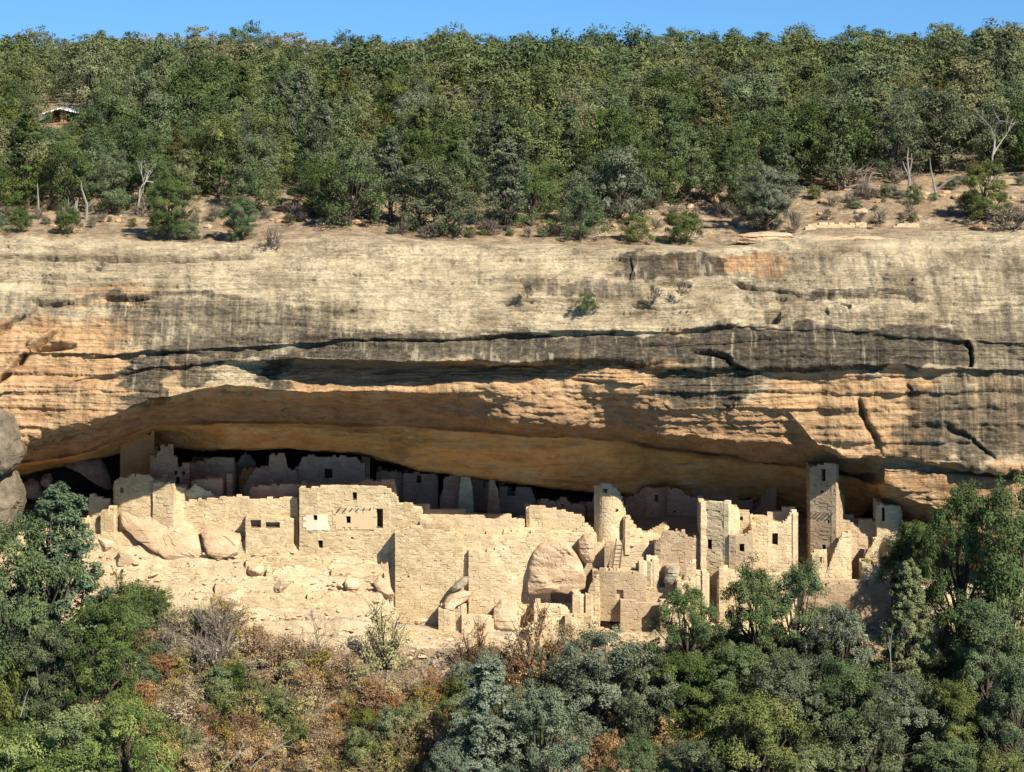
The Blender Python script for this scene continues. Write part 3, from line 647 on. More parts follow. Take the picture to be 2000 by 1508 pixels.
house('terrace_wall', 'lower terrace wall with two shaded rectangular recesses', 'wall',
      [(480,196.6,1012),(500,196.5,1009),(560,196.4,1012),(572,196.4,1016)], 1.1, -46.6, 'mason', holes=[(488,1017,509,1030),(518,1019,546,1030)])
fr = [(585,196.6,955),(620,196.3,953),(625,196.3,950),(690,196,949),(730,195.8,951),(760,195.6,954),(764,195.6,962),(775,195.5,972),(776,195.5,980),(803,195.3,982),(806,195.3,992),(822,195.2,994),(823,195.2,1005)]
blk = house('ruined_house', 'four storey sunlit block with white plastered patch and several windows', 'house', fr, 3.2, -46.8, 'mason',
      holes=[(688,960,697,975),(612,1006,620,1016),(675,1008,685,1022),(684,1050,690,1054),(711,1000,716,1003)],
      doors=[(734,995,748,1030),(620,1056,630,1072)], rag=.06)
def plaster(name, mat, x0, y0, x1, y1, nodes, parent, hole=None, off=-.06):
    mb = MB()
    f = lambda px: float(np.interp(px, [n[0] for n in nodes], [n[1] for n in nodes]))
    xs = sorted({x0, x1, *([hole[0], hole[2]] if hole else []), *np.arange(x0, x1, 6).tolist()})
    ysd = sorted({y0, y1, *([hole[1], hole[3]] if hole else []), *np.arange(y0, y1, 5).tolist()})
    for a, b in zip(xs[:-1], xs[1:]):
        for c, d in zip(ysd[:-1], ysd[1:]):
            if hole and hole[0] <= a < hole[2] and hole[1] <= c < hole[3]: continue
            edge = a == xs[0] or b == xs[-1] or c == ysd[0] or d == ysd[-1]
            if edge and random.random() < .35: continue
            Ya, Yb = f(a), f(b); j = random.uniform(-.004, .004)
            mb.box8([((a-CX)*Ya/F, Ya+off+j, zof(d, Ya)), ((b-CX)*Yb/F, Yb+off+j, zof(d, Yb)), ((b-CX)*Yb/F, Yb+.05, zof(d, Yb)), ((a-CX)*Ya/F, Ya+.05, zof(d, Ya)),
                     ((a-CX)*Ya/F, Ya+off+j, zof(c, Ya)), ((b-CX)*Yb/F, Yb+off+j, zof(c, Yb)), ((b-CX)*Yb/F, Yb+.05, zof(c, Yb)), ((a-CX)*Ya/F, Ya+.05, zof(c, Ya))])
    return mb.build(name, M[mat], parent)
plaster('white_plaster', 'plaster_white', 592, 1005, 643, 1036, fr, blk, (612, 1006, 620, 1016))
plaster('orange_plaster', 'plaster_orange', 650, 999, 732, 1034, fr, blk, (675, 1008, 685, 1022))
def beam(x, y, Y0, Y1, rr, par):
    mb = MB(); mb.tube([P(x, y, Y0), P(x, y, Y1)], [rr, rr], 6); mb.build('beam_end', M['wood'], par)
for k in range(13): beam(633+k*5.6, 1110+random.uniform(-2, 2), 195.5, 196.3, .06, blk)
for k in range(6): beam(664+k*12, 993, 195.7, 196.4, .06, blk)
for lb, nn in [('broken low wall under the biggest slanted boulder', [(240,1112),(300,1104),(372,1108),(378,1120)]), ('ragged masonry fragment right of the second smooth boulder', [(480,1096),(540,1088),(600,1090),(640,1098)]),
    ('low wall course across the middle of the rubble slope', [(420,1140),(470,1128),(560,1134),(600,1146)]), ('ruined masonry corner at the left of the rubble slope', [(176,1060),(200,1040),(226,1046),(232,1066)]),
    ('weathered wall footing above the left length of the path', [(440,1170),(500,1160),(580,1168),(640,1184)]), ('lowest wall fragment under the beam ends', [(600,1168),(660,1156),(716,1164),(728,1180)]),
    ('crumbled wall course left of the beam ends', [(520,1116),(570,1106),(622,1112),(628,1124)])]:
    mx = sum(p[0] for p in nn)/len(nn); my = sum(p[1] for p in nn)/len(nn); Yw = on_slope(mx, my+14)-.2
    house('ruined_wall', lb, 'wall', [(a, Yw, b) for a, b in nn], .9, zof(my+34, Yw), 'mason', rag=.3)
house('retaining_wall', 'sloping rubble footing below the four storey sunlit block', 'wall', [(640,194.6,1112),(700,194.4,1108),(756,194.2,1100),(760,194.2,1120)], 1, -49, 'mason', batter=.12)
house('retaining_wall', 'tall broad sunlit masonry wall right of the dark vertical slot', 'wall',
      [(772,193.9,1042),(800,193.7,1030),(822,193.6,1028),(826,193.6,1036),(890,193.5,1040),(904,193.5,1048)], 1.4, -51.3, 'mason', holes=[(795,1125,799,1128)], batter=0, rag=.05)
house('retaining_wall', 'upper masonry bench with a ragged gap above the tall broad wall', 'wall',
      [(776,195.5,998),(806,195.4,1000),(822,195.3,1004),(870,195.2,1007),(945,195.1,1009),(948,195.1,1014),(1015,195.1,1017),(1024,195.1,1024)], 3.5, -43.9, 'mason', rag=.05)
house('retaining_wall', 'second tall masonry wall beside a straight vertical joint', 'wall',
      [(903,193.74,1048),(912,193.72,1044),(925,193.7,1044),(990,193.6,1048),(1030,193.5,1046),(1075,193.5,1043)], 1.5, -51.3, 'mason', doors=[(957,1130,975,1172)], batter=0, rag=.05)
house('ruined_house', 'bright low house with a slanting shadow left of the round tower', 'house',
      [(1028,196.8,994),(1034,196.6,990),(1060,196.4,991),(1140,196.2,1008),(1142,196.2,1030)], 2.5, ZF-.5, 'mason')
house('ruined_wall', 'small stepped wall stub at the foot of the round tower', 'wall', [(1120,195.8,1036),(1130,195.7,1030),(1143,195.6,1020),(1155,195.6,1030),(1163,195.6,1040)], 1.5, ZF-1, 'mason')
house('terrace_wall', 'pale terrace wall between the two big lit houses above the large boulder', 'wall',
      [(950,194.9,1036),(1030,194.8,1040),(1100,194.7,1038),(1165,194.6,1046)], 1.5, -45, 'mason')
turret('round_tower', 'tall tapering sunlit round tower broken away at its right', 1193, 194.8, 31, 948, ZF-1.2, 'mason', [(1177,956,1184,963),(1205,995,1208,999)],
       tops=[(1160,953),(1166,948),(1175,945),(1187,946),(1197,950),(1207,958),(1216,972),(1221,990),(1224,1008)], taper=.045)
house('ruined_wall', 'triangular buttress falling away right of the round tower', 'wall', [(1221,194.6,1008),(1230,194.8,1020),(1241,195,1032),(1256,195.3,1044),(1257,195.3,1048)], .8, ZF-1.2, 'mason')
house('ruined_house', 'lit triangular wall corner in front of the shaded turret', 'house', [(1256,197.5,1046),(1270,197.3,1034),(1297,197,1018),(1300,197,1020),(1320,197.4,1044)], 1.4, ZF-.6, 'mason')
house('ruined_house', 'ragged topped wall right of the kiva pit', 'house',
      [(1279,193.2,1060),(1290,193,1052),(1296,193,1038),(1337,192.8,1037),(1338,192.8,1046),(1352,192.8,1052),(1358,192.9,1046),(1370,193,1050)], 2, -47.2, 'mason_grey')
house('kiva', 'round sunken kiva chamber with rough stone walls beside the ladder', 'kiva',
      [(1190,193.4,1068),(1196,194.6,1058),(1212,195.6,1052),(1240,196.2,1052),(1265,195.8,1054),(1278,194.8,1058),(1282,193.4,1066)], .6, -47, 'mason_grey', closed=False)
house('terrace_wall', 'curved front wall of the sunken kiva below the ladder', 'wall', [(1183,193,1110),(1205,192.7,1114),(1240,192.6,1116),(1270,192.7,1112),(1290,193,1104)], .6, -48.3, 'mason')
house('ruined_house', 'lower ruined room with a dark pointed opening beneath the kiva', 'house',
      [(1158,193,1118),(1166,192.8,1112),(1200,192.4,1116),(1240,192.2,1118),(1262,192.2,1124)], 1.8, -49.8, 'mason_grey', doors=[(1203,1152,1217,1172)])
house('ruined_wall', 'leaning stub of wall left of the lower ruined room', 'wall', [(1146,192.1,1165),(1152,192,1142),(1162,191.9,1128),(1170,191.9,1124),(1172,192,1170)], .8, -50.6, 'mason')
house('ruined_house', 'broad lower wall with rough dark stone face at the bottom right', 'house',
      [(1212,191.6,1172),(1250,191.4,1178),(1300,191.3,1182),(1302,191.3,1190)], 2, -50.9, 'mason_grey')
house('retaining_wall', 'low lit retaining wall running right from the lower ruined room', 'wall', [(1262,192.2,1150),(1310,192,1146),(1350,191.9,1150),(1400,192,1146),(1440,192,1150)], 1.2, -49.6, 'mason')
house('ruined_house', 'small dark topped room right of the kiva front wall', 'house', [(1300,192,1108),(1302,191.9,1100),(1325,191.8,1102),(1328,192,1112)], 1.3, -48.4, 'mason_grey')
sq = [(1368,192.6,984),(1369,192.5,980),(1380,192.5,983),(1381,192.5,979),(1423,191.4,981)]
house('square_house', 'tall square house with two small holes and one window at mid height', 'house',
      sq+[(1424,191.5,985),(1428,192.2,985),(1443,193.6,998),(1445,193.8,1008)], 3, -47.2, 'mason', holes=[(1379,994,1383,998),(1402,996,1406,1000),(1382,1055,1390,1071)], rag=.03)
house('ruined_wall', 'bright jagged wall with broken window right of the square house', 'wall',
      [(1432,194.4,990),(1440,194.3,1002),(1449,194.2,1000),(1463,194.1,1002),(1466,194,1012),(1488,193.8,1012),(1489,193.8,1020),(1500,193.8,1018)], 1.2, -46.5, 'mason', holes=[(1440,1008,1450,1018)])
house('ruined_house', 'low grey house with one window joined right of the square house', 'house',
      [(1424,191.2,1042),(1437,191,1046),(1455,190.9,1044),(1470,190.9,1036),(1474,191,1050)], 1.6, -47.6, 'mason_grey', holes=[(1444,1062,1453,1078)])
house('ruined_house', 'bright crumbling house with a tall gap at its top left of the square tower', 'house',
      [(1468,192.8,1026),(1500,192.6,1022),(1520,192.6,1020),(1536,192.5,1016),(1540,192.5,1008),(1546,192.5,1002),(1558,192.4,1001)], 3, -47.4, 'mason', holes=[(1508,1040,1519,1066),(1472,1074,1477,1079)])
house('retaining_wall', 'lit buttress block standing below the ragged topped wall', 'wall', [(1335,190.9,1130),(1340,190.8,1108),(1352,190.7,1095),(1358,190.7,1092),(1362,190.8,1140)], .9, -49.3, 'mason')
house('retaining_wall', 'pale slanting stub below the square house', 'wall', [(1402,190.3,1130),(1405,190.2,1104),(1412,190.2,1098),(1414,190.2,1136)], .8, -49.3, 'mason')
tw = [(1583,193.2,912),(1600,192.8,907),(1633,191.9,905)]
house('square_tower', 'tallest square tower of four storeys touching the cave ceiling', 'tower',
      tw+[(1634,192,940),(1640,193,952),(1648,194.3,968),(1650,194.8,1005),(1654,195.2,1020)], 2.6, -48.2, 'mason_grey',
      holes=[(1604,916,1612,939),(1602,957,1608,962),(1615,1015,1619,1023),(1605,1062,1612,1076)], rag=.02)
root = bpy.data.objects['square_tower']
for (x, y) in [(1591,948),(1603,947),(1615,949)]+[(1586+8*k,1002+(k % 2)) for k in range(6)]:
    Y = float(np.interp(x, [1583, 1633], [193.2, 191.9])); beam(x, y, Y-.2, Y+.3, .06, root)
house('ruined_wall', 'grey ruined wall stepping down right of the square tower', 'wall', [(1634,193.4,1005),(1645,193.5,1014),(1660,193.6,1018),(1675,193.8,1024),(1678,193.8,1016),(1690,193.9,1014),(1712,194,1016),(1716,194,1030)], 1.6, -47.2, 'mason_grey')
house('ruined_wall', 'bright leaning buttress with ragged left edge below the square tower', 'wall',
      [(1609,191.3,1128),(1620,191.2,1100),(1632,191.2,1068),(1640,191.2,1050),(1645,191.2,1040),(1663,191.3,1038)], .9, -48.8, 'mason', rag=.2)
house('ruined_wall', 'lit low wall with a dark slot at the foot of the square tower', 'wall', [(1584,191.5,1092),(1586,191.4,1078),(1600,191.3,1074),(1615,191.3,1078)], 1, -48.8, 'mason', doors=[(1601,1086,1608,1098)])
house('ruined_wall', 'slim lit wall end beyond the leaning buttress', 'wall', [(1690,192,1085),(1704,191.9,1060),(1712,191.9,1050),(1717,191.9,1055)], .9, -48.5, 'mason', rag=.2)
house('ruined_house', 'small boxy lit room at the right foot of the ruins', 'house', [(1684,190.6,1100),(1700,190.5,1098),(1701,190.5,1104),(1708,190.5,1106),(1709,190.5,1098),(1717,190.5,1098)], 1.5, -48.8, 'mason')
house('ruined_house', 'far right house tucked under the cliff with two narrow doorways', 'house', [(1713,193.2,984),(1735,193,986),(1757,192.9,986),(1762,193,1000)], 2, -47, 'mason', doors=[(1722,990,1727,1018)])
house('retaining_wall', 'low stone ledge wall under the right foot of the ruins', 'wall', [(1570,189.9,1136),(1640,189.7,1134),(1700,189.6,1138),(1740,189.7,1140)], 1.0, -50.2, 'mason_grey', rag=.5)
for lb, px0, px1, top, Yw, mt in [('stepped wall stub left of the triangular gap near the path', 862, 905, 1178, 191.6, 'mason'), ('low square wall between the pale rounded boulder and the triangular gap', 908, 958, 1196, 191.2, 'mason'),
    ('low broken wall right under the large boulder', 1052, 1120, 1176, 191.8, 'mason'), ('stepped masonry corner at the right foot of the large boulder', 1122, 1150, 1150, 191.6, 'mason'),
    ('low wall with a rounded corner below the large boulder', 1040, 1100, 1206, 190.2, 'mason'), ('small square room wall at the foot of the slope under the large boulder', 1110, 1160, 1196, 189.6, 'mason'),
    ('broken wall in front of the grey boulder with a flat top', 1326, 1352, 1126, 190.4, 'mason'), ('low wall fragment above the open crowned pinyon', 1296, 1340, 1166, 189.6, 'mason'),
    ('short pale wall between the sunken kiva and the ragged topped wall', 1252, 1282, 1086, 192.3, 'mason'), ('low course of masonry under the pale terrace wall', 926, 1010, 1062, 193.3, 'mason'),
    ('little parapet on the bench above the tall broad wall', 826, 872, 1012, 191.6+3.0, 'mason_grey'), ('little parapet at the right end of the bench', 962, 1014, 1030, 194.5, 'mason'),
    ('wall stub at the foot of the ragged topped wall', 1352, 1378, 1112, 190.6, 'mason'), ('low ruined step wall under the square house', 1420, 1470, 1106, 190.4, 'mason'), ('low wall under the bright crumbling house', 1490, 1560, 1112, 190.4, 'mason'),
    ('rough footing wall at the far left under the small stub house', 150, 196, 1004, 198.4, 'mason'), ]:
    n_ = 6; h_ = random.uniform(5, 13); cx2 = (px0+px1)/2; hw = (px1-px0)/2*1.25; px0, px1 = cx2-hw, cx2+hw; xs_ = np.linspace(px0, px1, n_); lean_ = random.choice([-1, 1])
    nn = [(float(x), Yw+.12*random.uniform(-1, 1), top+h_*(.5+.5*lean_*(2*k/(n_-1)-1))*.8+6+random.uniform(-2.5, 2.5)) for k, x in enumerate(xs_)]
    zg = float(slope_z(np.array((px0-CX)*Yw/F), np.array(Yw)))-.6
    house('ruined_wall', lb, 'wall', nn, random.uniform(.7, 1.3), min(zg, zof(top+40, Yw)), mt, rag=.22)
# visitor path (trodden strip laid on the slope, edged by low drystone walls)
def path_strip(pts, wid):
    q = np.linspace(0, len(pts)-1, 70); V = []
    for t in q:
        px = np.interp(t, range(len(pts)), [p[0] for p in pts]); py = np.interp(t, range(len(pts)), [p[1] for p in pts]); Yr = on_slope(px, py)
        V.append((px, py, Yr))
    V = np.array(V); Ysm = V[:, 2].copy()
    for _ in range(30): Ysm[1:-1] = .25*Ysm[:-2]+.5*Ysm[1:-1]+.25*Ysm[2:]
    A = np.zeros((len(q), 7, 3))
    for i, (px, py, _) in enumerate(V):
        z = zof(py, Ysm[i])+.12
        for k in range(5): Y = Ysm[i]+wid*k/4; A[i, k+1] = ((px-CX)*Y/F, Y, z+.03*float(noise(np.array(px*.1), np.array(k*1.))))
        A[i, 0] = A[i, 1]-np.array([0, -.02, .8]); A[i, 6] = A[i, 5]-np.array([0, 0, .8])
    tag(grid_obj('path', A, M['dirt']), kind='structure')
    return [(V[i, 0], Ysm[i]-.06, V[i, 1]-1.0) for i in range(0, len(V), 5)]
nd = path_strip([(425,1178),(520,1192),(620,1207),(700,1215),(760,1224),(860,1234),(1000,1240)], 1.1)
house('drystone_wall', 'low drystone wall edging the left length of the visitor path', 'wall', nd[:7], .4, zof(1228, 188.5)-.6, 'mason', closed=False)
house('drystone_wall', 'long low drystone wall edging the right length of the visitor path', 'wall', nd[7:], .4, zof(1262, 188), 'mason', closed=False)
# ------------------------------------------------------------------ ladder
rt = empty('ladder', tuple(P(1208, 1112, 193.0))); tag(rt, 'dark wooden pole ladder leaning in the sunken kiva', 'ladder')
Ya = 192.5; Yb = 194.0
pol = []
for (xb, xt) in ((1196, 1204), (1210, 1217)):
    mb = MB(); a = P(xb, 1110, Ya); b = P(xt, 1052, Yb); mb.tube([a, (a+b)/2, b], [.075, .065, .055], 6); mb.build('rail', M['wood'], rt); pol.append((a, b))
for k in range(6):
    t = .12+k*.13; mb = MB(); mb.tube([pol[0][0]*(1-t)+pol[0][1]*t, pol[1][0]*(1-t)+pol[1][1]*t], [.045, .045], 5); mb.build('rung', M['wood'], rt)

# ------------------------------------------------------------------ boulders
def slab(name, label, poly, Y, thick, mat, tilt=0, group=None, amp=.12, seed=0, sub=True, cuts=20):
    if Y is None:
        cx_ = sum(p[0] for p in poly)/len(poly); cy_ = sum(p[1] for p in poly)/len(poly); Y = on_slope(cx_, cy_)-thick*.42
    """a boulder whose outline is given by photo points; rounded front and back"""
    pl = np.array([( (x-CX)*Y/F, zof(y, Y)) for x, y in poly]); c = pl.mean(0)
    n = 110; per = np.concatenate([pl, pl[:1]]); L = np.concatenate([[0], np.cumsum(np.linalg.norm(np.diff(per, axis=0), axis=1))])
    s = np.linspace(0, L[-1], n, endpoint=False); ring = np.stack([np.interp(s, L, per[:, 0]), np.interp(s, L, per[:, 1])], 1)
    for _ in range(2): ring = .25*np.roll(ring, 1, 0)+.5*ring+.25*np.roll(ring, -1, 0)
    mb = MB(); V = []; ks = [0.04, .1, .18, .26, .34, .42, .5, .58, .66, .74, .82, .89, .94, .975, 1.0]
    rows = [(k, -1) for k in ks]+[(k, 1) for k in ks[::-1][1:]]
    for k, sg in rows:
        h = (1-k**6)**.55
        for p in ring:
            x, z = c+(p-c)*k
            y = Y+sg*thick*.5*h+tilt*(z-c[1])
            V.append((x, y, z))
    V = np.array(V)
    m_ = fbm(V[:, 0]*.5+seed, V[:, 1]*.5, V[:, 2]*.7, 50+seed, 5); fc = np.floor(3*fbm(V[:, 0]*.35+V[:, 2]*.3+seed, V[:, 2]*.5, None, 59+seed, 2)); V[:, 1] -= amp*(m_*3+.9*fc)
    V[:, 2] += amp*1.2*fbm(V[:, 0]*.9, V[:, 1]*.9+9, V[:, 2]*.9, 51+seed, 3); V[:, 0] += amp*1.2*fbm(V[:, 0]*.9, V[:, 1]*.9+3, V[:, 2]*.9, 52+seed, 3)
    rr_ = np.random.default_rng(900+seed); c3 = np.array([c[0], Y, c[1]]); Q = V-c3; ext = np.abs(Q).max(0)
    for _ in range(cuts):
        nn = rr_.normal(size=3); nn[1] = -abs(nn[1])-.4; nn /= np.linalg.norm(nn); nn = nn/ext; nn /= np.linalg.norm(nn)
        ds = Q@nn; lim_ = ds.max()*rr_.uniform(.80, .97); kk = ds > lim_; Q[kk] -= (ds[kk]-lim_)[:, None]*nn*.92
    V = Q+c3
    lay = V[:, 2]*2.2+.6*fbm(V[:, 0]*.3, V[:, 2]*.3, None, 61+seed, 2); V[:, 1] += .035*np.floor(3*noise(np.floor(lay)*1.7, V[:, 0]*.3, None, 62+seed))
    Fc = []; nr = len(rows)
    for i in range(nr-1):
        for j in range(n):
            j2 = (j+1) % n; Fc.append((i*n+j, i*n+j2, (i+1)*n+j2, (i+1)*n+j))
    Fc.append(tuple(range(n-1, -1, -1))); Fc.append(tuple((nr-1)*n+j for j in range(n)))
    o = empty(name, (0, 0, 0)); bpy.data.objects.remove(o)
    mb.add(V-np.array([c[0], Y, c[1]]), Fc); ob = mb.build(name, M[mat], None, False); ob.location = (c[0], Y, c[1])
    return tag(ob, label, 'boulder', group)
slab('boulder', 'biggest smooth tan boulder lying slanted in the left of the ruins', [(231,1004),(240,1000),(262,1012),(300,988),(312,986),(345,1010),(372,1026),(392,1046),(404,1078),(402,1092),(370,1090),(335,1086),(300,1070),(268,1052),(245,1034),(233,1018)], None, 1.7, 'rock_tan', .75, cuts=7)
slab('boulder', 'second smooth boulder just right of the biggest slanted one', [(389,1040),(400,1037),(430,1034),(455,1042),(474,1046),(468,1076),(455,1086),(425,1089),(408,1080),(396,1060)], None, 1.5, 'rock_tan', .75, seed=3)
slab('boulder', 'large square shouldered boulder set in the middle right wall', [(1030,1158),(1034,1100),(1041,1078),(1058,1060),(1085,1056),(1112,1060),(1124,1080),(1134,1098),(1144,1125),(1142,1150),(1120,1160),(1080,1156),(1045,1160)], 193.15, 1.3, 'rock_tan', .12, seed=5, amp=.12, cuts=4)
slab('boulder', 'narrow rounded boulder between the large one and the round tower', [(1128,1058),(1140,1044),(1160,1044),(1164,1070),(1158,1098),(1142,1100),(1134,1086)], 193.6, 1.6, 'rock_tan', .1, seed=6)
slab('boulder', 'pointed grey brown boulder beside the path below the dark slot', [(728,1140),(740,1128),(758,1140),(772,1158),(770,1172),(745,1166)], None, 1.0, 'rock_tan', .3, seed=7)
slab('boulder', 'dark slanted boulder leaning on a pale one at the foot of the tall wall', [(876,1158),(888,1140),(905,1128),(918,1128),(914,1142),(895,1152)], 192.5, 1.0, 'rock_grey', .1, seed=8)
slab('boulder', 'pale rounded boulder below the dark slanted one at the foot of the tall wall', [(862,1200),(868,1176),(882,1160),(905,1154),(925,1158),(915,1172),(890,1184),(880,1202)], 192.3, 1.5, 'rock', .2, seed=9)
slab('boulder', 'pale flattened boulder right of the triangular dark hole near the path', [(960,1240),(962,1190),(980,1174),(1010,1176),(1020,1200),(1012,1238)], 192, 1.6, 'rock', .2, seed=10)
slab('boulder', 'squarish grey boulder with a flat top right of the kiva', [(1296,1138),(1300,1112),(1310,1106),(1326,1108),(1328,1122),(1316,1142)], 191.6, 1.2, 'rock_grey', .1, seed=11)
slab('boulder', 'wide shaded boulder leaning in the dark left end of the alcove', [(120,905),(160,893),(195,898),(215,930),(222,960),(190,940),(150,915)], 204.5, 3, 'rock_shade', .2, seed=12)
slab('boulder', 'small upright shaded boulder behind the fir top', [(78,945),(84,928),(98,925),(104,940),(98,955),(86,952)], 203.6, 1.2, 'rock_shade', .1, seed=13)
slab('boulder', 'shaded sloping boulder at the far left under the arch', [(42,945),(60,934),(75,940),(88,975),(46,975)], 203.4, 2, 'rock_shade', .1, seed=14)
slab('boulder', 'dim round boulder in the middle of the dark left recess', [(104,965),(112,938),(130,940),(134,965),(128,985),(108,985)], 203.2, 1.5, 'rock_shade', .1, seed=15)
slab('rock_outcrop', 'grey outcrop rising at the left edge of the picture in front of the arch', [(-60,795),(-14,802),(8,815),(22,838),(32,858),(28,866),(45,886),(38,902),(16,922),(-4,935),(-60,940)], 186.5, 7, 'rock_dark', .1, seed=16, amp=.3)
slab('rock_outcrop', 'tan lower outcrop block under the grey one at the left edge', [(-80,930),(-10,928),(20,922),(34,950),(44,975),(36,1010),(28,1060),(-80,1100)], 187.5, 7, 'rock_dark', .1, seed=17, amp=.3)
for o in bpy.data.objects:
    if o.name.startswith('rock_outcrop'): o['category'] = 'rock'
slab('boulder', 'pale flat slab resting on the rim left of the low drystone walls', [(1425,466),(1440,458),(1500,452),(1545,456),(1552,466),(1530,476),(1470,476),(1428,472)], 201.5, 1.6, 'rock_tan', 0, seed=18)
slab('boulder', 'long low pale slab on the rim under the low drystone walls', [(1548,480),(1580,466),(1640,460),(1740,464),(1782,472),(1776,482),(1690,486),(1620,486)], 200.9, 1.6, 'rock_tan', 0, seed=19)

def rock_mesh(seed):
    r = np.random.default_rng(seed); n1, n2 = 9, 14; V = []
    for i in range(n1+1):
        a = math.pi*i/n1
        for j in range(n2):
            b = 2*math.pi*j/n2; V.append((math.sin(a)*math.cos(b), math.sin(a)*math.sin(b), math.cos(a)))
    V = np.array(V)
    pl = r.normal(size=(9, 3)); pl /= np.linalg.norm(pl, axis=1)[:, None]; dd = r.uniform(.5, .85, 9)
    for p, d in zip(pl, dd):
        s = V@p; k = s > d; V[k] -= (s[k]-d)[:, None]*p
    V = V+.05*np.stack([fbm(V[:, 0]*2, V[:, 1]*2, V[:, 2]*2, seed+k, 2) for k in range(3)], 1)
    V[:, 2] *= .7
    Fc = [(i*n2+j, (i+1)*n2+j, (i+1)*n2+(j+1) % n2, i*n2+(j+1) % n2) for i in range(n1) for j in range(n2)]
    return V, Fc
ROCKS = [rock_mesh(200+k) for k in range(8)]
def rock(name, label, px, py, Y, size, mat, group=None, z=None, flat=1.0):
    V, Fc = ROCKS[random.randrange(8)]; a = random.uniform(0, 6.28); ca, sa = math.cos(a), math.sin(a)
    W = V*np.array([size, size*.8, size*flat]); W = np.stack([W[:, 0]*ca-W[:, 1]*sa, W[:, 0]*sa+W[:, 1]*ca, W[:, 2]], 1)
    mb = MB(); mb.add(W, Fc); o = mb.build(name, M[mat], None)
    X = (px-CX)*Y/F; o.location = (X, Y, zof(py, Y) if z is None else z); return tag(o, label, 'boulder' if name == 'boulder' else 'rock', group)
# rubble on the terrace slope: nobody could count it
mb = MB()
def rubble(n, x0, x1, y0, y1, smin, smax, dens=None):
    for _ in range(n):
        px = random.uniform(x0, x1); Y = random.uniform(y0, y1)
        X = (px-CX)*Y/F; z = float(slope_z(np.array(X), np.array(Y)))
        s = smin+(smax-smin)*random.random()**4; V, Fc = ROCKS[random.randrange(8)]; a = random.uniform(0, 6.28); ca, sa = math.cos(a), math.sin(a)
        W = V*np.array([s*1.3, s*.9, s*.6]); W = np.stack([W[:, 0]*ca-W[:, 1]*sa+X, W[:, 0]*sa+W[:, 1]*ca+Y, W[:, 2]+z+s*.02], 1); mb.add(W, Fc, random.random())
rubble(1300, 150, 780, 187, 196.5, .06, .42); rubble(700, 780, 1180, 186.5, 193, .05, .35); rubble(900, 1140, 1760, 187.5, 195.5, .06, .42); rubble(500, -50, 2050, 178, 188, .06, .35)
o = mb.build('rubble', M['rock'], None); tag(o, kind='stuff'); tag(o, 'loose broken sandstone scattered over the terrace below the ruins', 'rubble')
k = 0
BL = [('pale blocky boulder on the rubble under the biggest slanted boulder', 300, 1118, 1.3), ('pale flat boulder right of the brush beside the path start', 455, 1172, 1.5),
      ('long pale boulder half buried below the terrace recesses', 560, 1140, 1.4), ('rounded pale boulder in the middle of the rubble slope', 500, 1112, 1.0),
      ('pale boulder against the rubble under the beam ends', 690, 1140, .9), ('small boulder at the foot of the broad wall by the path', 826, 1212, .8),
      ('low pale boulder between brush and lower retaining wall', 1105, 1200, .9), ('boulder at the left slope beside the fir trunk line', 205, 1060, 1.3),
      ('tan boulder below the small stub house on the left', 240, 1090, 1.1), ('boulder under the leaning buttress on the right', 1650, 1150, .9)]
for lb, px, py, s in BL:
    Y = on_slope(px, py); rock('boulder', lb, px, py, Y, s, 'rock')

# ------------------------------------------------------------------ vegetation
def leaf_quads(c, n, rad, size, r, flat=.75, up=.0, nar=.5, out=None, wild=.55):
    d = r.normal(size=(n, 3)); d /= np.linalg.norm(d, axis=1)[:, None]
    rr = r.random(n)**.30
    p = c+d*rr[:, None]*rad*np.array([1, 1, flat])
    nr = d*.75+r.normal(size=(n, 3))*wild
    if out is not None: nr = nr+out*.75
    nr[:, 2] += .18; nr /= np.linalg.norm(nr, axis=1)[:, None]
    t = r.normal(size=(n, 3)); t[:, 2] += up
    a = t-(t*nr).sum(1)[:, None]*nr; a /= np.linalg.norm(a, axis=1)[:, None]+1e-9
    b = np.cross(nr, a)
    s = size*r.uniform(.6, 1.25, n)[:, None]
    a = a*s*1.1; b = b*s*nar
    return np.stack([p-a*.5-b*.3, p-a*.1+b*.5, p+a*.6+b*.1, p+a*.05-b*.5], 1)
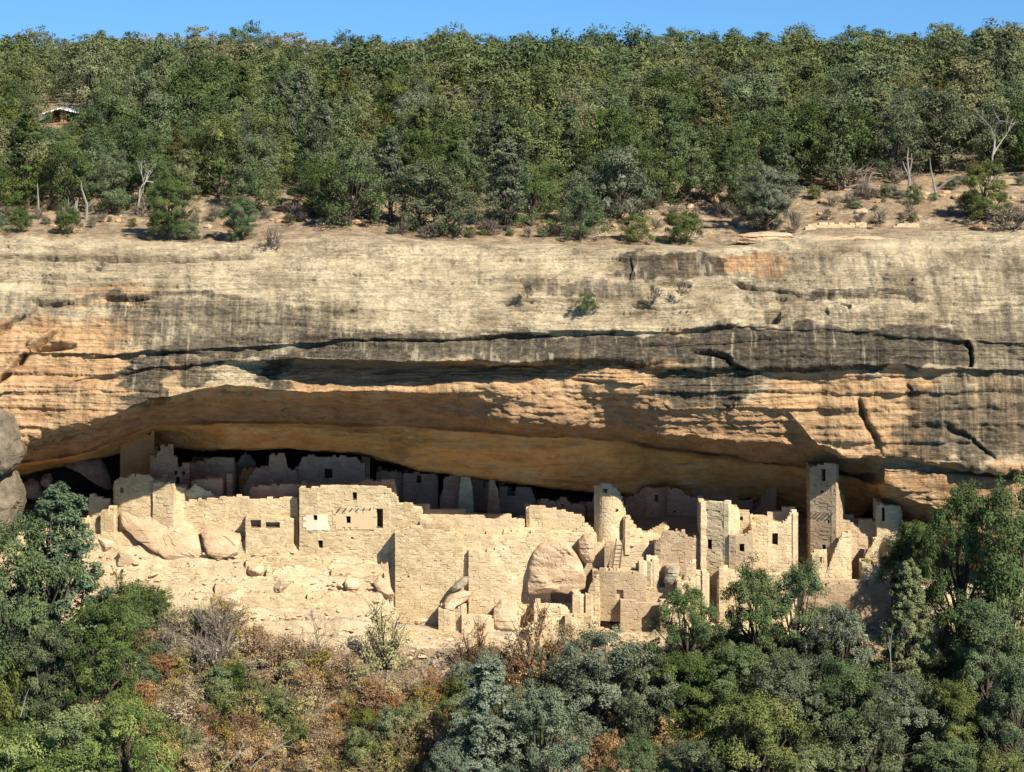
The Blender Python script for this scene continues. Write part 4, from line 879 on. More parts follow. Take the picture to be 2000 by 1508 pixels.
def make_plant(seed, shape, H, W, nclump, nleaf, leaf, mats, trunk_h=.2, lean=0, dens=1.0, twigs=0, clump=.2, flat=.75, up=0.):
    """returns list of (partname, mesh) with origin at the trunk base"""
    r = np.random.default_rng(seed); lm = MB(); tm = MB()
    cs = []
    for i in range(nclump):
        t = (i+.5)/nclump
        if shape == 'cone':
            zz = .10+.9*t**.8; rr = W*.5*(1-zz)**.75*r.uniform(.45, 1.0)+.04*W
        elif shape == 'bush':
            zz = r.uniform(.12, .92); rr = W*.5*math.sqrt(max(0, 1-(zz*1.02)**2))*r.uniform(.3, .95)
        else:
            zz = trunk_h+(1-trunk_h)*(r.random()**.8)*.95; e = (zz-trunk_h)/(1-trunk_h)
            rr = W*.5*math.sin(math.pi*min(.97, .22+.72*e))**.7*r.uniform(.35, 1.0)*(1+.25*math.sin(seed+5*e))
        a = i*2.399+r.uniform(-.5, .5)+seed
        rr *= 1.22 if r.random() < .14 else 1
        cs.append(np.array([rr*math.cos(a)+lean*zz*H, rr*math.sin(a), zz*H]))
    for c in cs:
        ow = np.array([c[0]-lean*c[2], c[1], (c[2]-.45*H)*.9]); ow = ow/(np.linalg.norm(ow)+1e-6)
        tone = float(np.clip(r.normal(.48, .27), .02, .98)); n = int(nleaf*r.uniform(.6, 1.4))
        k = clump*W*r.uniform(.65, 1.25)*(1.15-.55*c[2]/H if shape == 'cone' else 1)
        # each clump is itself a few tufts
        for q in range(4):
            cc = c+r.normal(size=3)*k*np.array([.48, .48, .32]); t2 = np.clip(tone+r.normal(0, .10), 0, 1)
            m_ = max(3, n//4); Q = leaf_quads(cc, m_, k*.60, leaf, r, flat, up, out=ow); lm.quads(Q, np.clip(t2+r.normal(0, .07, m_), 0, 1))
    # trunk and limbs
    tr = max(.05, H*.022)
    if shape != 'none':
        top = np.array([lean*H*.8, 0, H*(.95 if shape == 'cone' else .62)])
        mid = np.array([lean*H*.35+r.uniform(-.04, .04)*H, r.uniform(-.04, .04)*H, H*.32])
        if shape != 'bush': tm.tube([(0, 0, -.6), (0, 0, 0), mid, top], [tr*1.5, tr*1.25, tr*.9, tr*.2], 6)
        lim = cs if shape != 'cone' else cs[::2]
        for c in lim[::(1 if len(cs) < 24 else 2)]:
            h = c[2]*r.uniform(.35, .7); t = min(1, h/(H*.6)); base = (np.array([0, 0, 0])*(1-t)+mid*t)*(0 if shape == 'bush' else 1); base = base+np.array([0, 0, h*.2 if shape != 'bush' else 0])
            m2 = (base+c)/2+r.normal(size=3)*.05*H
            tm.tube([base, m2, c], [tr*.5, tr*.32, tr*.1], 4, .5)
    for _ in range(twigs):
        c = cs[r.integers(len(cs))]; d = r.normal(size=3); d[2] = abs(d[2]); d /= np.linalg.norm(d); p = c+d*k*.3
        e = p+d*k*r.uniform(.7, 1.5)+np.array([0, 0, .05*H]); mm = (p+e)/2+r.normal(size=3)*.05*k
        tm.tube([c*.6, p, mm, e], [.035, .028, .02, .008], 3, .5)
    out = []
    if lm.v: out.append(('crown', lm.mesh('crown', None)))
    if tm.v: out.append(('trunk', tm.mesh('trunk', None)))
    return out
def bare_tree_mesh(seed, H, spread=.6, depth=5, r0=None, lean=0., start=.25):
    r = random.Random(seed); mb = MB(); r0 = r0 or H*.022
    def br(p, d, L, rad, k):
        pts = [p]; q = p.copy(); dd = d.copy()
        for i in range(3):
            dd = dd+np.array([r.gauss(0, .16), r.gauss(0, .16), r.gauss(0.03, .12)]); dd /= np.linalg.norm(dd); q = q+dd*L/3; pts.append(q.copy())
        mb.tube(pts, [rad, rad*.85, rad*.7, rad*.5], 5 if k < 2 else 3)
        if k >= depth: return
        for j in range(r.choice([2, 3, 3])):
            nd = dd+spread*np.array([r.gauss(0, 1), r.gauss(0, 1), r.gauss(.15, .6)]); nd /= np.linalg.norm(nd)
            b = pts[r.choice([1, 2, 3, 3])]; br(b, nd, L*r.uniform(.55, .82), rad*.55, k+1)
    br(np.array([0., 0., -.3]), np.array([lean, 0, 1.]), H*start+.3, r0, 0)
    return mb.mesh('branches', None)

def copy_obj(me_src, name, mat, parent, cache={}):
    key = (me_src.name, mat.name)
    if key not in cache:
        m2 = me_src if len(me_src.materials) == 0 else me_src.copy()
        m2.materials.clear(); m2.materials.append(mat); cache[key] = m2
    o = bpy.data.objects.new(name, cache[key]); COL.objects.link(o)
    if parent is not None: o.parent = parent
    return o
def plant(name, label, cat, parts, loc, rz, sc3, leafmat, barkmat='bark', group=None, tilt=(0, 0)):
    e = empty(name, loc); e.rotation_euler = (tilt[0], tilt[1], rz); e.scale = sc3; tag(e, label, cat, group)
    for pn, me in parts:
        copy_obj(me, pn, M[leafmat] if pn == 'crown' else M[barkmat], e)
    return e
# variants: unit trees, scaled when placed
FAR = [make_plant(100+k, 'round', 6.5, 5.4, 48, 185, .175, None, .02, clump=.15, flat=.85, up=.3) for k in range(12)]
CON = [make_plant(300+k, 'cone', 7.5, 3.6, 50, 130, .175, None, .04, clump=.17, up=.4) for k in range(3)]
STF = [make_plant(400+k, 'round', 6.0, 5.0, 28, 90, .30, None, .12, clump=.2)[0][1] for k in range(4)]
MID = [make_plant(500+k, 'round', 8.0, 6.0, 84, 400, .135, None, .05, clump=.118, flat=.85, up=.5) for k in range(6)]
FIR = [make_plant(600+k, 'cone', 10.0, 5.4, 110, 330, .135, None, .03, clump=.115, up=.8) for k in range(3)]
BSH = [make_plant(700+k, 'bush', 3.2, 4.2, 40, 200, .13, None, 0, clump=.15, up=.4) for k in range(6)]
OAK = [make_plant(800+k, 'bush', 3.4, 3.8, 40, 84, .15, None, 0, clump=.17, twigs=60) for k in range(6)]
TWG = [make_plant(900+k, 'bush', 2.4, 3.0, 20, 16, .14, None, 0, clump=.2, twigs=150) for k in range(4)]
DEAD = [bare_tree_mesh(20+k, 6, .5, 5, .12) for k in range(5)]
BARE = [bare_tree_mesh(50+k, 6, .5, 6, .09) for k in range(3)]

# ---- forest on the mesa
AREAS = [(300, 'above the left end of the cliff'), (560, 'above the tall orange wall'), (830, 'above the four storey block'), (1080, 'above the bright piers'),
         (1300, 'above the round tower'), (1560, 'above the square house'), (1760, 'above the square tower'), (5000, 'above the far right cliff')]
def area(px): return next(t for x, t in AREAS if px < x)
def rowname(Y): return ('in the front row' if Y < 216 else 'low on the wooded slope' if Y < 235 else 'midway up the wooded slope' if Y < 270 else 'high on the wooded slope')
KN = {'pinyon': 'dark green pinyon', 'juniper': 'yellow green juniper', 'olive': 'olive brown juniper', 'greygreen': 'grey green juniper'}
trees = []
rt_ = random.Random(11)
Y = 206.0
while Y < 338:
    step = 4.5 if Y < 260 else 4.4
    halfw = 1120*Y/F
    X = -halfw+rt_.uniform(0, 3)
    while X < halfw:
        x = X+rt_.uniform(-1.2, 1.2); y = Y+rt_.uniform(-1.6, 1.6); px = pxof(x, y); z = float(mesa_z(np.array(x), np.array(y))); py = HY-z*F/y
        keep = True
        # open ground along the rim, wider at the right
        lim = np.interp(px, [-200, 0, 200, 300, 420, 520, 640, 700, 800, 1150, 1190, 1300, 1400, 1500, 1560, 1700, 1800, 1900, 2000, 2200], [430, 428, 425, 420, 425, 428, 430, 450, 466, 470, 440, 425, 420, 425, 385, 368, 368, 355, 350, 350])
        if py > lim: keep = False
        if abs(px-118) < 34 and 205 < py < 300: keep = False        # clearing in front of the hut
        if rt_.random() < (.05 if y < 290 else .14): keep = False
        if keep: trees.append((y, x, z, px, py))
        X += step*rt_.uniform(.8, 1.25)
    Y += step*.92 if Y < 250 else step*1.12
trees.sort()
n_ind = 0; stuff_parts = []
for i, (y, x, z, px, py) in enumerate(trees):
    h = rt_.uniform(*((.72, 1.22) if y < 300 else (.6, 1.2)))*(1.3 if rt_.random() < .12 else 1)*np.interp(y, [205, 225, 290, 330], [.95, 1.08, .90, .76])
    if abs(px-118) < 26+2.9*h*F/y and py > 255 and py-6.5*h*F/y < 236: h = max(.25, (py-238)*y/F/6.9)
    u_ = rt_.random()+.35*float(noise(np.array(x*.04), np.array(y*.04), None, 55))
    kd = 'pinyon' if u_ < (.62 if y < 235 else .32) else 'juniper' if u_ < .72 else 'olive' if u_ < (.76 if y < 250 else .90) else 'greygreen'
    if rt_.random() < .075 and n_ind < 285:
        me = rt_.choice(DEAD); o = copy_obj(me, 'dead_tree', M['bleached'], None); o.location = (x, y, z); s = max(h, .8)*rt_.uniform(1.0, 1.35); o.scale = (s, s, s); o.rotation_euler = (rt_.uniform(-.15, .15), rt_.uniform(-.2, .2), rt_.uniform(0, 6))
        tag(o, 'bare grey dead tree '+rowname(y)+' '+area(px), 'dead tree', 'dead trees among the mesa woods'); n_ind += 1; continue
    if n_ind < 285:
        v = rt_.choice(FAR if rt_.random() < .78 else CON); s = h
        plant('juniper_tree' if kd != 'pinyon' else 'pinyon_tree', KN[kd]+' '+rowname(y)+' '+area(px), 'tree', v, (x, y, z-.1), rt_.uniform(0, 6.28), (s*rt_.uniform(.85, 1.2), s*rt_.uniform(.85, 1.2), s), kd, group='trees of the wooded mesa top')
        n_ind += 1
    else:
        stuff_parts.append((x, y, z, h, rt_.uniform(0, 6.28), kd))
for kd in KN:
    V = []; T = []
    for (x, y, z, h, a, k2) in stuff_parts:
        if k2 != kd: continue
        me = rt_.choice(STF); co = np.empty(len(me.vertices)*3, np.float32); me.vertices.foreach_get('co', co); co = co.reshape(-1, 3)
        tn = np.empty(len(me.vertices), np.float32); me.attributes['tone'].data.foreach_get('value', tn)
        ca, sa = math.cos(a), math.sin(a); ws = rt_.uniform(.9, 1.25)
        V.append(np.stack([(co[:, 0]*ca-co[:, 1]*sa)*h*ws+x, (co[:, 0]*sa+co[:, 1]*ca)*h*ws+y, co[:, 2]*h+z], 1)); T.append(np.clip(tn+rt_.uniform(-.2, .2), 0, 1))
    if not V: continue
    V = np.concatenate(V).reshape(-1, 4, 3); T = np.concatenate(T)
    mb = MB(); mb.quads(V, T[::4]); o = mb.build('far_woodland', M[kd], None); tag(o, KN[kd]+' crowns massed along the skyline of the mesa', 'woodland', kind='stuff')

# rim shrubs and single trees placed where the photo shows them
def on_mesa(px, py):
    Ys = np.arange(202.5, 330, .25); X = (px-CX)*Ys/F; d = mesa_z(X, Ys)-zof(py, Ys)
    i = np.flatnonzero(d >= 0); return float(Ys[i[0]]) if len(i) else 205.
def mp(px, py): Y = on_mesa(px, py); X = (px-CX)*Y/F; return (X, Y, float(mesa_z(np.array(X), np.array(Y))))
for lb, kd, px, py, wpx, hpx, grp in [
    ('round green bush at the left rim beside the dead snags', 'pinyon', 134, 462, 60, 52, BSH), ('green bush at the far left end of the rim', 'pinyon', 42, 458, 62, 44, BSH),
    ('green bush cut by the left edge on the rim', 'pinyon', -6, 452, 40, 40, BSH), ('bushy green pinyon standing on the rim right of the rail', 'pinyon', 330, 470, 100, 120, MID),
    ('low green clump at the foot of the bushy rim pinyon', 'pinyon', 362, 474, 70, 42, BSH), ('dark spiky pinyon at the rim beside the grey bush', 'pinyon', 468, 472, 80, 84, MID),
    ('grey leafless bush at the rim above the left cliff', 'greyshrub', 532, 494, 44, 46, TWG), ('little grey bush at the rim edge under the dark spiky pinyon', 'greyshrub', 505, 500, 22, 20, TWG),
    ('small dark bush growing on the cliff face below the left rim', 'greyshrub', 199, 522, 18, 16, TWG),
    ('green bush at the right rim before the orange rocks', 'pinyon', 1338, 476, 84, 66, BSH), ('second green bush left of the one before the orange rocks', 'juniper', 1240, 474, 80, 56, BSH),
    ('grey green tangled juniper above the pale flat slab', 'greygreen', 1500, 450, 110, 130, MID), ('brown leafless bush beside the pale flat slab', 'oak_brown', 1552, 456, 36, 44, TWG),
    ('short green pinyon beside the pale snag at the right', 'pinyon', 1786, 400, 40, 40, BSH), ('round yellow green bush on the orange bank', 'juniper', 1590, 388, 34, 28, BSH),
    ('pale agave like bush in front of the orange bank', 'greygreen', 1668, 408, 44, 22, BSH), ('pale bush left of the pale snag at the right', 'greygreen', 1730, 388, 34, 30, BSH),
    ('twisted juniper at the right rim over the brown brush', 'juniper', 1925, 430, 110, 120, MID), ('brown brush patch at the far right rim', 'oak_brown', 1975, 456, 100, 50, TWG),
    ('brown brush behind the pale fallen trunk', 'oak_brown', 1655, 368, 110, 46, TWG), ('reddish brown brush patch above the orange rocks', 'oak_brown', 1390, 380, 70, 36, TWG),
    ('low greenish bush beside the brown brush patch', 'juniper', 1450, 420, 60, 50, BSH), ('tawny bush on the right bank', 'olive', 1900, 352, 36, 40, BSH)]:
    L = mp(px, py) if py < 486 and px != 199 else (float((px-CX)*199.2/F), 199.2, zof(py, 199.2))
    if px == 199: L = (float((px-CX)*196.6/F), 196.6, zof(py, 196.6))
    ref = {id(BSH): (3.2, 4.2), id(MID): (8.0, 6.0), id(TWG): (2.4, 3.0)}[id(grp)]
    sx = wpx*L[1]/F/ref[1]; sz = hpx*L[1]/F/ref[0]
    plant('bush' if grp is not MID else 'pinyon_tree' if kd == 'pinyon' else 'juniper_tree', lb, 'bush' if grp is not MID else 'tree', rt_.choice(grp), L, rt_.uniform(0, 6), (sx, sx, sz), kd, 'twig' if grp is TWG else 'bark')
for px, pyb, hp, wh in [(405,262,70,'midway up at the left'), (285,165,50,'near the skyline at the left'), (395,150,60,'on the skyline left of centre'), (596,255,62,'midway up left of centre'), (265,335,80,'above the left rim bushes'), (1435,258,75,'midway up above the orange bank'),
    (1080,98,46,'on the skyline right of centre'), (1205,92,48,'on the skyline above the round tower'), (1265,215,60,'in the wood above the round tower'), (1500,345,60,'above the tangled juniper'), (1935,270,80,'at the upper right'), (820,150,50,'high up in the middle'),
    (1030,330,50,'low in the middle of the wood'), (700,180,50,'upper middle left of the wood'), (1620,150,60,'high up above the square tower')]:
    Yd_ = on_mesa(px, min(pyb+85, 470)) if pyb > 120 else 312.; x_ = (px-CX)*Yd_/F; z_ = float(mesa_z(np.array(x_), np.array(Yd_)))
    H_ = (zof(pyb-hp, Yd_)-z_); o = copy_obj(rt_.choice(DEAD), 'dead_tree', M['bleached'], None); o.location = (x_, Yd_, z_); o.scale = (H_/6.5, H_/6.5, H_/4.9); o.rotation_euler = (0, 0, rt_.uniform(0, 6))
    tag(o, 'bleached dead tree with bare branches '+wh, 'dead tree')
# plants clinging to the face
for lb, kd, px, py, Y, wpx, hpx, grp in [('dark green shrub growing out of the middle of the cliff face', 'pinyon', 1148, 606, 191.2, 58, 36, BSH),
     ('thin leafless shrub on the cliff ledge left of the green shrub', 'greyshrub', 1030, 582, 192.2, 30, 36, TWG), ('leafless shrub on the ledge right of the green shrub', 'greyshrub', 1278, 590, 191.8, 34, 34, TWG),
     ('dry grey shrub under the dark stained upper wall', 'greyshrub', 1330, 578, 192.2, 40, 26, TWG)]:
    ref = (3.2, 4.2) if grp is BSH else (2.4, 3.0); sx = wpx*Y/F/ref[1]
    plant('bush', lb, 'bush', rt_.choice(grp), ((px-CX)*Y/F, Y, zof(py, Y)), rt_.uniform(0, 6), (sx, sx*.8, hpx*Y/F/ref[0]), kd, 'twig')
def snag(name, label, paths, mat='deadwood', cat='dead tree'):
    """paths: list of [(px,py,Y,radius)...]"""
    mb = MB(); o0 = P(*paths[0][0][:3])
    for p in paths: mb.tube([P(a, b, c)-o0 for a, b, c, _ in p], [q[3]*.62 for q in p], 6)
    o = mb.build(name, M[mat], None); o.location = tuple(o0); return tag(o, label, cat)
Ys = on_mesa(1775, 385)
snag('dead_snag', 'tall pale forked snag standing on the right bank', [[(1775,388,Ys,.28),(1776,350,Ys,.22),(1772,310,Ys,.14),(1774,288,Ys,.05)], [(1775,345,Ys,.15),(1766,325,Ys,.10),(1763,315,Ys,.05)], [(1776,340,Ys,.15),(1781,315,Ys,.10),(1780,300,Ys,.04)]])
Ys = on_mesa(1650, 372)
snag('dead_snag', 'short pale stump leaning left beside the fallen trunk', [[(1652,372,Ys,.18),(1647,350,Ys,.14),(1641,330,Ys,.09)]])
snag('dead_snag', 'pale bent trunk with one sideways branch beside the fallen trunk', [[(1694,370,Ys,.18),(1697,350,Ys,.16),(1703,338,Ys,.11),(1722,339,Ys,.05)]])
snag('fallen_trunk', 'pale fallen trunk lying between the two short snags', [[(1652,366,Ys-.5,.13),(1680,360,Ys-.5,.12),(1716,364,Ys-.5,.07)]], cat='log')
Ys = on_mesa(1828, 390)
snag('dead_snag', 'forked grey trunk with spreading limbs right of the tall snag', [[(1830,388,Ys,.22),(1824,360,Ys,.16),(1818,330,Ys,.10),(1816,308,Ys,.04)], [(1828,372,Ys,.13),(1850,355,Ys,.09),(1866,345,Ys,.04)]])
Ys = on_mesa(75, 425)
snag('dead_snag', 'straight grey dead trunk at the left rim', [[(75,432,Ys,.20),(75,395,Ys,.15),(73,358,Ys,.06)]])
snag('dead_snag', 'twisted pale snag with many broken branches at the left rim', [[(168,430,Ys,.26),(170,400,Ys,.2),(160,370,Ys,.12),(158,352,Ys,.04)], [(170,405,Ys,.12),(182,395,Ys,.07),(186,385,Ys,.03)], [(168,420,Ys,.12),(185,412,Ys,.06)], [(165,425,Ys,.1),(150,408,Ys,.05)]])
snag('dead_snag', 'stubby broken stump left of the twisted pale snag', [[(147,432,Ys,.35),(148,405,Ys,.3),(150,392,Ys,.2)]])
snag('dead_snag', 'thin dead pole between the straight trunk and the stump', [[(133,430,Ys,.09),(133,405,Ys,.07),(134,385,Ys,.03)]])
Ys = on_mesa(1420, 420)
snag('fallen_trunk', 'fallen grey branches on the orange rocks at the right', [[(1385,432,Ys,.09),(1410,418,Ys,.15),(1440,412,Ys,.12)], [(1395,420,Ys,.06),(1425,408,Ys,.08),(1448,410,Ys,.05)], [(1400,436,Ys,.06),(1430,420,Ys,.08)]], cat='log')
# pale rail by the rim
Y0 = on_mesa(210, 418)
snag('wooden_rail', 'long pale rail running level behind the left rim bushes', [[(206,412,Y0,.07),(280,417,Y0,.07),(360,423,Y0,.07),(432,426,Y0,.07)], [(245,432,Y0,.07),(245,414,Y0,.07)], [(330,438,Y0,.07),(330,420,Y0,.07)], [(425,440,Y0,.07),(425,425,Y0,.07)]], cat='rail')
# drystone courses on the mesa edge
Yd = on_mesa(1630, 444)
house('drystone_wall', 'low crumbling drystone wall on the right mesa edge', 'wall', [(1573,Yd,442),(1600,Yd,436),(1650,Yd,437),(1692,Yd,436)], .5, zof(450, Yd), 'mason', closed=False)
house('drystone_wall', 'shorter drystone wall further right on the mesa edge', 'wall', [(1745,Yd,440),(1770,Yd,436),(1796,Yd,438)], .5, zof(452, Yd), 'mason', closed=False)
for i in range(150):
    px = rt_.choice([rt_.uniform(-40, 520), rt_.uniform(1150, 2050), rt_.uniform(1150, 2050), rt_.uniform(520, 1150)])
    py = rt_.uniform(408, 446) if px < 520 else rt_.uniform(415, 440) if px < 760 else rt_.uniform(455, 466) if px < 1150 else rt_.uniform(390, 448) if px < 1500 else rt_.uniform(355, 440)
    L = mp(px, py); kd = rt_.choice(['greyshrub', 'greyshrub', 'oak_brown', 'olive', 'juniper', 'greygreen']); g_ = TWG if kd in ('greyshrub', 'oak_brown') else BSH
    w_ = rt_.uniform(.22, .62) if g_ is TWG else rt_.uniform(.12, .34)
    plant({'greyshrub': 'twiggy_brush', 'oak_brown': 'twiggy_brush', 'olive': 'olive_bush'}.get(kd, 'juniper_bush'), {'greyshrub': 'grey twiggy', 'oak_brown': 'brown twiggy', 'olive': 'olive', 'juniper': 'small green', 'greygreen': 'small grey green'}[kd]+' brush on the bare rim '+area(px), 'shrub', rt_.choice(g_), L, rt_.uniform(0, 6), (w_*1.2, w_*1.2, w_), kd, 'twig', 'low brush on the mesa rim')
# orange rocks at the rim
for i in range(120):
    if i < 26: px = rt_.uniform(520, 700); py = rt_.uniform(405, 440)
    elif i < 105: px = rt_.uniform(1180, 1980); py = rt_.uniform(385, 455) if px < 1500 else rt_.uniform(365, 452)
    else: px = rt_.uniform(60, 450); py = rt_.uniform(415, 455)
    L = mp(px, py); s = rt_.uniform(.15, .6)*(1.9 if rt_.random() < .3 else 1)
    side = 'between the bushes at the left rim' if i >= 105 else 'on the bare strip above the left middle of the cliff' if i < 26 else 'on the open orange bank above the right cliff'
    o = rock('rock', ('large ' if s > .5 else 'small ')+'orange rock '+side, px, py, L[1], s, rt_.choice(['rock_red', 'rock_red', 'rock_red', 'rock_tan']), 'rocks along the mesa edge', z=L[2]+s*.08, flat=.8)

# hut among the trees
Yh = on_mesa(118, 240); zb = zof(262, Yh)
def PH(px, py, dy=0): return tuple(np.array(P(px, py, Yh))+np.array([0, dy, 0]))
hut = empty('hut', tuple(P(118, 250, Yh))); tag(hut, 'small brown hut with a white gabled roof among the trees', 'hut')
mb = MB(); x0 = (92-CX)*Yh/F; x1 = (140-CX)*Yh/F; mb.box(x0, x1, Yh, Yh+4.5, zb, zof(219, Yh)); 
xm = (120-CX)*Yh/F; mb.add([(x0, Yh, zof(219, Yh)), (x1, Yh, zof(219, Yh)), (xm, Yh, zof(212, Yh)), (x0, Yh+4.5, zof(219, Yh)), (x1, Yh+4.5, zof(219, Yh)), (xm, Yh+4.5, zof(212, Yh))], [(0, 1, 2), (5, 4, 3)])
mb.build('wall', M['hut_brown'], hut)
mb = MB()
for (xa, za, xb, zb_) in ((80, 222, 120.2, 209.5), (119.8, 209.5, 156, 219)):
    A = P(xa, za, Yh); B = P(xb, zb_, Yh); t = .16
    mb.box8([(A[0], Yh-.9, A[2]-t), (B[0], Yh-.9, B[2]-t), (B[0], Yh+5.2, B[2]-t), (A[0], Yh+5.2, A[2]-t), (A[0], Yh-.9, A[2]), (B[0], Yh-.9, B[2]), (B[0], Yh+5.2, B[2]), (A[0], Yh+5.2, A[2])])
mb.build('roof', M['roof_white'], hut)
mb = MB(); mb.box((118-CX)*Yh/F, (131-CX)*Yh/F, Yh-.05, Yh+.1, zb+.3, zof(215.5, Yh)); mb.build('panel', M['rock_red'], hut)

# ---- foreground trees on the canyon slope
def fg(label, kd, px, pyb, wpx, hpx, grp, bark='bark', Y=None, tilt=(0, 0), group=None, name=None, cat='tree'):
    ref = {id(MID): (8.0, 6.0), id(FIR): (10., 5.4), id(BSH): (3.2, 4.2), id(OAK): (3.4, 3.8), id(TWG): (2.4, 3.0)}[id(grp)]
    if Y is None: Y = on_slope(px, pyb)
    X = (px-CX)*Y/F; z = float(slope_z(np.array(X), np.array(Y))); sx = wpx*Y/F/ref[1]; sz = hpx*Y/F/ref[0]
    nm = name or {'pinyon': 'pinyon_tree', 'bright': 'pinyon_tree', 'bluegreen': 'fir_tree'}.get(kd, 'juniper_tree')
    return plant(nm, label, cat, rt_.choice(grp), (X, Y, z-.15), rt_.uniform(0, 6.28), (sx, sx*rt_.uniform(.85, 1.1), sz), kd, bark, group, tilt)
fg('tall conical fir rising in front of the left ruins', 'darkfir', 112, 1345, 285, 400, FIR, name='fir_tree')
fg('broad dark tree at the left edge beside the tall conical fir', 'pinyon', 12, 1400, 230, 390, MID)
fg('dark green conifer right of the base of the tall conical fir', 'pinyon', 200, 1420, 170, 250, MID)
fg('rounded dark juniper at the lower left behind the bright pinyons', 'greygreen', 95, 1430, 150, 220, MID)
fg('short juniper at the left edge above the reddish bare ground', 'juniper', 15, 1440, 110, 170, BSH)
for i, (px, pyb, wp, hp, wh) in enumerate([(40,1590,190,180,'in the bottom left corner'),(150,1600,190,230,'second from the bottom left corner'),(245,1610,170,250,'right of the two corner pinyons'),(100,1650,240,190,'lowest at the bottom left edge'),(300,1640,130,170,'at the right end of the bright row'),(210,1530,120,130,'behind the bright corner row')]):
    fg('bright yellow green pinyon '+wh, 'bright', px, pyb, wp, hp, MID if hp > 180 else BSH)
fg('blue green pointed conifer at the bottom centre', 'bluegreen', 955, 1600, 240, 320, FIR, name='fir_tree')
fg('paler blue green juniper just right of the pointed one', 'bluegreen', 1065, 1610, 180, 285, MID)
fg('low blue green juniper left of the pointed one', 'bluegreen', 890, 1620, 120, 200, MID)
fg('large grey green juniper standing below the large boulder', 'greygreen', 1165, 1440, 210, 225, MID)
fg('grey green juniper with pale twigs behind the right pines', 'greygreen', 1265, 1450, 150, 190, MID)
fg('open crowned pinyon in front of the kiva walls', 'pinyon', 1345, 1360, 150, 215, MID)
fg('tall pinyon with pointed top below the square house', 'pinyon', 1475, 1350, 160, 255, MID)
fg('twin topped pinyon below the square tower', 'pinyon', 1555, 1345, 150, 260, MID)
fg('grey green pinyon right of the twin topped one', 'greygreen', 1640, 1400, 130, 230, MID)
fg('tall bright green pinyon leaning before the far right ruins', 'juniper', 1775, 1380, 150, 290, FIR, name='pinyon_tree')
fg('twisted pinyon branching in front of the far right house', 'pinyon', 1772, 1185, 130, 180, MID, tilt=(0, -.15))
fg('very tall pinyon at the right edge of the picture', 'pinyon', 1968, 1330, 200, 400, MID)
fg('tall ragged pinyon inside the right edge tree', 'pinyon', 1878, 1300, 150, 370, MID)
fg('dense dark pinyon below the tall right edge trees', 'pinyon', 1925, 1420, 200, 260, MID)
fg('dark pinyon in the shade under the open crowned one', 'pinyon', 1330, 1440, 170, 170, MID)
fg('dark pinyon below the tall pointed top one', 'pinyon', 1440, 1450, 170, 190, MID)
for i, (px, pyb, wp, hp, kd, wh) in enumerate([(1540,1500,170,230,'greygreen','under the twin topped pinyon'),(1660,1500,170,230,'pinyon','left of the leaning bright pinyon base'),(1760,1510,170,200,'greygreen','below the leaning bright pinyon'),(1860,1520,170,210,'juniper','under the tall ragged pinyon'),
      (1990,1530,150,260,'pinyon','in the bottom right corner'),(1480,1610,230,260,'juniper','at the bottom edge left of the pale bare patch'),(1700,1620,210,250,'greygreen','at the bottom edge below the long dead branch'),(1600,1640,160,190,'juniper','between the two wide ones at the bottom'),
      (1850,1640,190,200,'pinyon','at the bottom near the right corner'),(1340,1620,180,190,'greygreen','at the bottom right of the brown scrub'),(1960,1640,150,180,'juniper','lowest in the right corner'),(1250,1610,140,170,'pinyon','at the bottom beside the orange scrub')]):
    fg(('dark pinyon ' if kd == 'pinyon' else 'green juniper ' if kd == 'juniper' else 'grey green juniper ')+wh, kd, px, pyb, wp, hp, MID)
def bare(label, px, pyb, hpx, mat='twig', src=None, leaf=None):
    Y = on_slope(px, pyb); X = (px-CX)*Y/F; z = float(slope_z(np.array(X), np.array(Y))); s = hpx*Y/F/4.6
    o = copy_obj(src or rt_.choice(BARE), 'bare_tree', M[mat], None); o.location = (X, Y, z); o.scale = (s, s, s); o.rotation_euler = (0, 0, rt_.uniform(0, 6)); return tag(o, label, 'tree')
bare('leafless grey tree in front of the path left of centre', 606, 1312, 150)
bare('leafless grey tree at the left among the brown brush', 345, 1290, 110, 'deadwood')
bare('small bare tree below the left boulders', 262, 1240, 80, 'twig_brown')
fg('sparse yellow green oak with a dark trunk in front of the path', 'oak_olive', 752, 1300, 100, 125, OAK, 'bark', name='oak_tree')
bare('bare crooked trunk under the sparse yellow green oak', 748, 1302, 120, 'bark')
fg('brown leaved oak left of the large boulder foot', 'oak_brown', 1040, 1340, 110, 160, OAK, 'bark', name='oak_tree')
fg('russet oak with thin leaves right of the brown leaved oak', 'oak_brown', 1108, 1300, 80, 90, OAK, 'bark', name='oak_tree')
fg('small reddish oak beside the pale flattened boulder', 'oak_brown', 930, 1310, 80, 95, OAK, 'bark', name='oak_tree')
fg('orange leaved oak between the blue green conifers and brown oak', 'oak_orange', 1050, 1400, 120, 90, OAK, 'bark', name='oak_tree')
fg('green sprig tree below the slanting stub', 'juniper', 1393, 1142, 30, 48, BSH, name='juniper_tree')
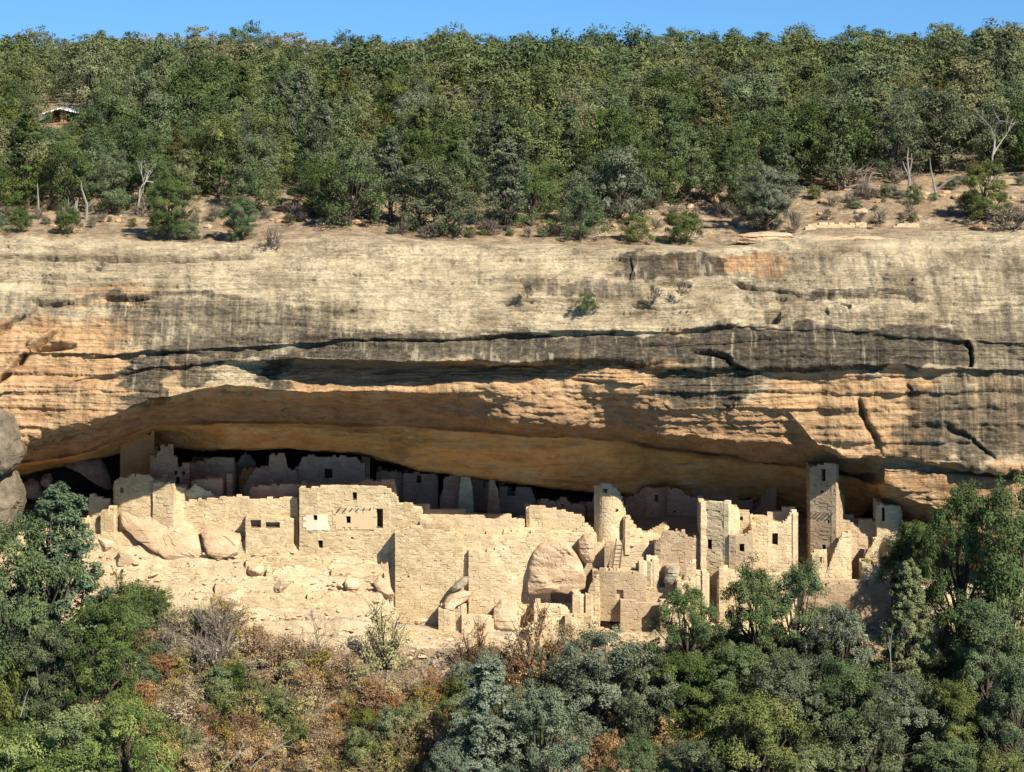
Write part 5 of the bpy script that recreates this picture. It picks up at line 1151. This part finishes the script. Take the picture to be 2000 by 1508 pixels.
# long pale dead branches lying in the brush
for lb, a, b in [('long pale dead branch slanting at the bottom left of centre', (490,1500), (572,1444)), ('pale dead branch left of the long slanting one', (432,1508), (492,1460)), ('white standing dead stem among the right pines', (1742,1330), (1736,1240)),
                 ('curved white dead branch beside the dark left conifers', (118,1250), (164,1246)), ('forked white dead branch in the bottom left corner', (40,1400), (52,1372))]:
    Yq = on_slope(a[0], max(a[1], b[1])+60)-3
    mb = MB(); p0 = P(a[0], a[1], Yq); p1 = P(b[0], b[1], Yq+.4); mid = (p0+p1)/2+np.array([0, 0, .35])
    for (q0, q1, q2, rr) in ((p0, mid, p1, .05), (mid, mid+(p1-p0)*.2+np.array([.1, 0, .5]), mid+(p1-p0)*.3+np.array([.3, 0, 1.0]), .04), (mid, mid+(p1-p0)*.25+np.array([-.1, 0, -.3]), p1+np.array([.2, 0, -.6]), .035)):
        mb.tube([q0-p0, q1-p0, q2-p0], [rr, rr*.8, rr*.3], 5)
    o = mb.build('dead_branch', M['deadwood'], None); o.location = tuple(p0); tag(o, lb, 'branch')
# brush: orange, brown, olive and grey scrub filling the slope
SN = {'oak_orange': 'orange leaved oak scrub', 'oak_brown': 'brown leaved oak scrub', 'oak_olive': 'olive yellow oak scrub', 'greyshrub': 'grey leafless brush', 'pinyon': 'dark green bush', 'juniper': 'green juniper bush', 'greygreen': 'grey green bush', 'bright': 'bright green bush'}
FA = [(200, 'at the lower left'), (420, 'below the left boulders'), (640, 'below the path start'), (880, 'left of the blue green conifers'), (1120, 'around the blue green conifers'), (1330, 'right of the blue green conifers'), (1560, 'under the square house pines'), (1760, 'under the square tower pines'), (9000, 'at the lower right')]
def farea(px): return next(t for x, t in FA if px < x)
def frow(py): return 'highest up' if py < 1330 else 'halfway down' if py < 1450 else 'near the bottom'
cnt = 0; py = 1190.
while py < 1680 and cnt < 330:
    px = -60+rt_.uniform(0, 40)
    while px < 2070:
        x_ = px+rt_.uniform(-16, 16); y_ = py+rt_.uniform(-12, 12)
        top = np.interp(x_, [-100, 180, 210, 460, 480, 560, 700, 760, 900, 1000, 1200, 1300, 2100], [1250, 1250, 1150, 1170, 1255, 1265, 1300, 1310, 1300, 1300, 1285, 1265, 1265])
        if y_ > top+25 and cnt < 330:
            v = rt_.random()+.3*float(noise(np.array(x_/90.), np.array(y_/60.), None, 66))
            if x_ < 210: kd = 'juniper' if v < .4 else 'pinyon' if v < .7 else 'oak_brown' if v < .85 else 'bright'
            elif x_ < 470 and y_ < 1370: kd = 'oak_olive' if v < .35 else 'oak_brown' if v < .55 else 'greyshrub' if v < .72 else 'pinyon'
            elif x_ < 880: kd = 'oak_orange' if v < .30 else 'oak_olive' if v < .62 else 'oak_brown' if v < .84 else 'greyshrub' if v < .89 else 'juniper'
            elif x_ < 1300: kd = 'oak_brown' if v < .3 else 'oak_orange' if v < .42 else 'greygreen' if v < .72 else 'greyshrub' if v < .85 else 'juniper'
            else: kd = 'pinyon' if v < .36 else 'greygreen' if v < .62 else 'juniper' if v < .84 else 'greyshrub' if v < .95 else 'oak_olive'
            grp = TWG if kd == 'greyshrub' else OAK if kd.startswith('oak') else BSH
            wp = rt_.uniform(62, 105); hp = wp*rt_.uniform(.6, .95)*(1.15 if y_ > 1450 else 1)
            fg(SN[kd]+' '+frow(y_)+' '+farea(x_), kd, x_, y_+10, wp, hp, grp, 'twig' if kd == 'greyshrub' else 'twig_brown' if grp is OAK else 'bark', group='scrub on the canyon slope', name='oak_scrub' if grp is OAK else 'grey_brush' if grp is TWG else 'bush', cat='shrub')
            cnt += 1
        px += rt_.uniform(42, 66)
    py += 27
# short dry ground cover at the upper edge of the brush
mb = MB(); r = np.random.default_rng(5)
for i in range(1500):
    px = r.uniform(150, 2000); py = r.uniform(1235, 1330)+max(0, (1300-px))*.02
    Yq = 188-(py-1230)*.045; X = (px-CX)*Yq/F; z = float(slope_z(np.array(X), np.array(Yq)))
    mb.quads(leaf_quads(np.array([X, Yq, z+.1]), 7, .3, .28, r, .6, 1.2), r.random(7))
o = mb.build('dry_grass', M['greyshrub'], None); tag(o, 'dry grass and twigs covering the slope below the path', 'grass', kind='stuff')
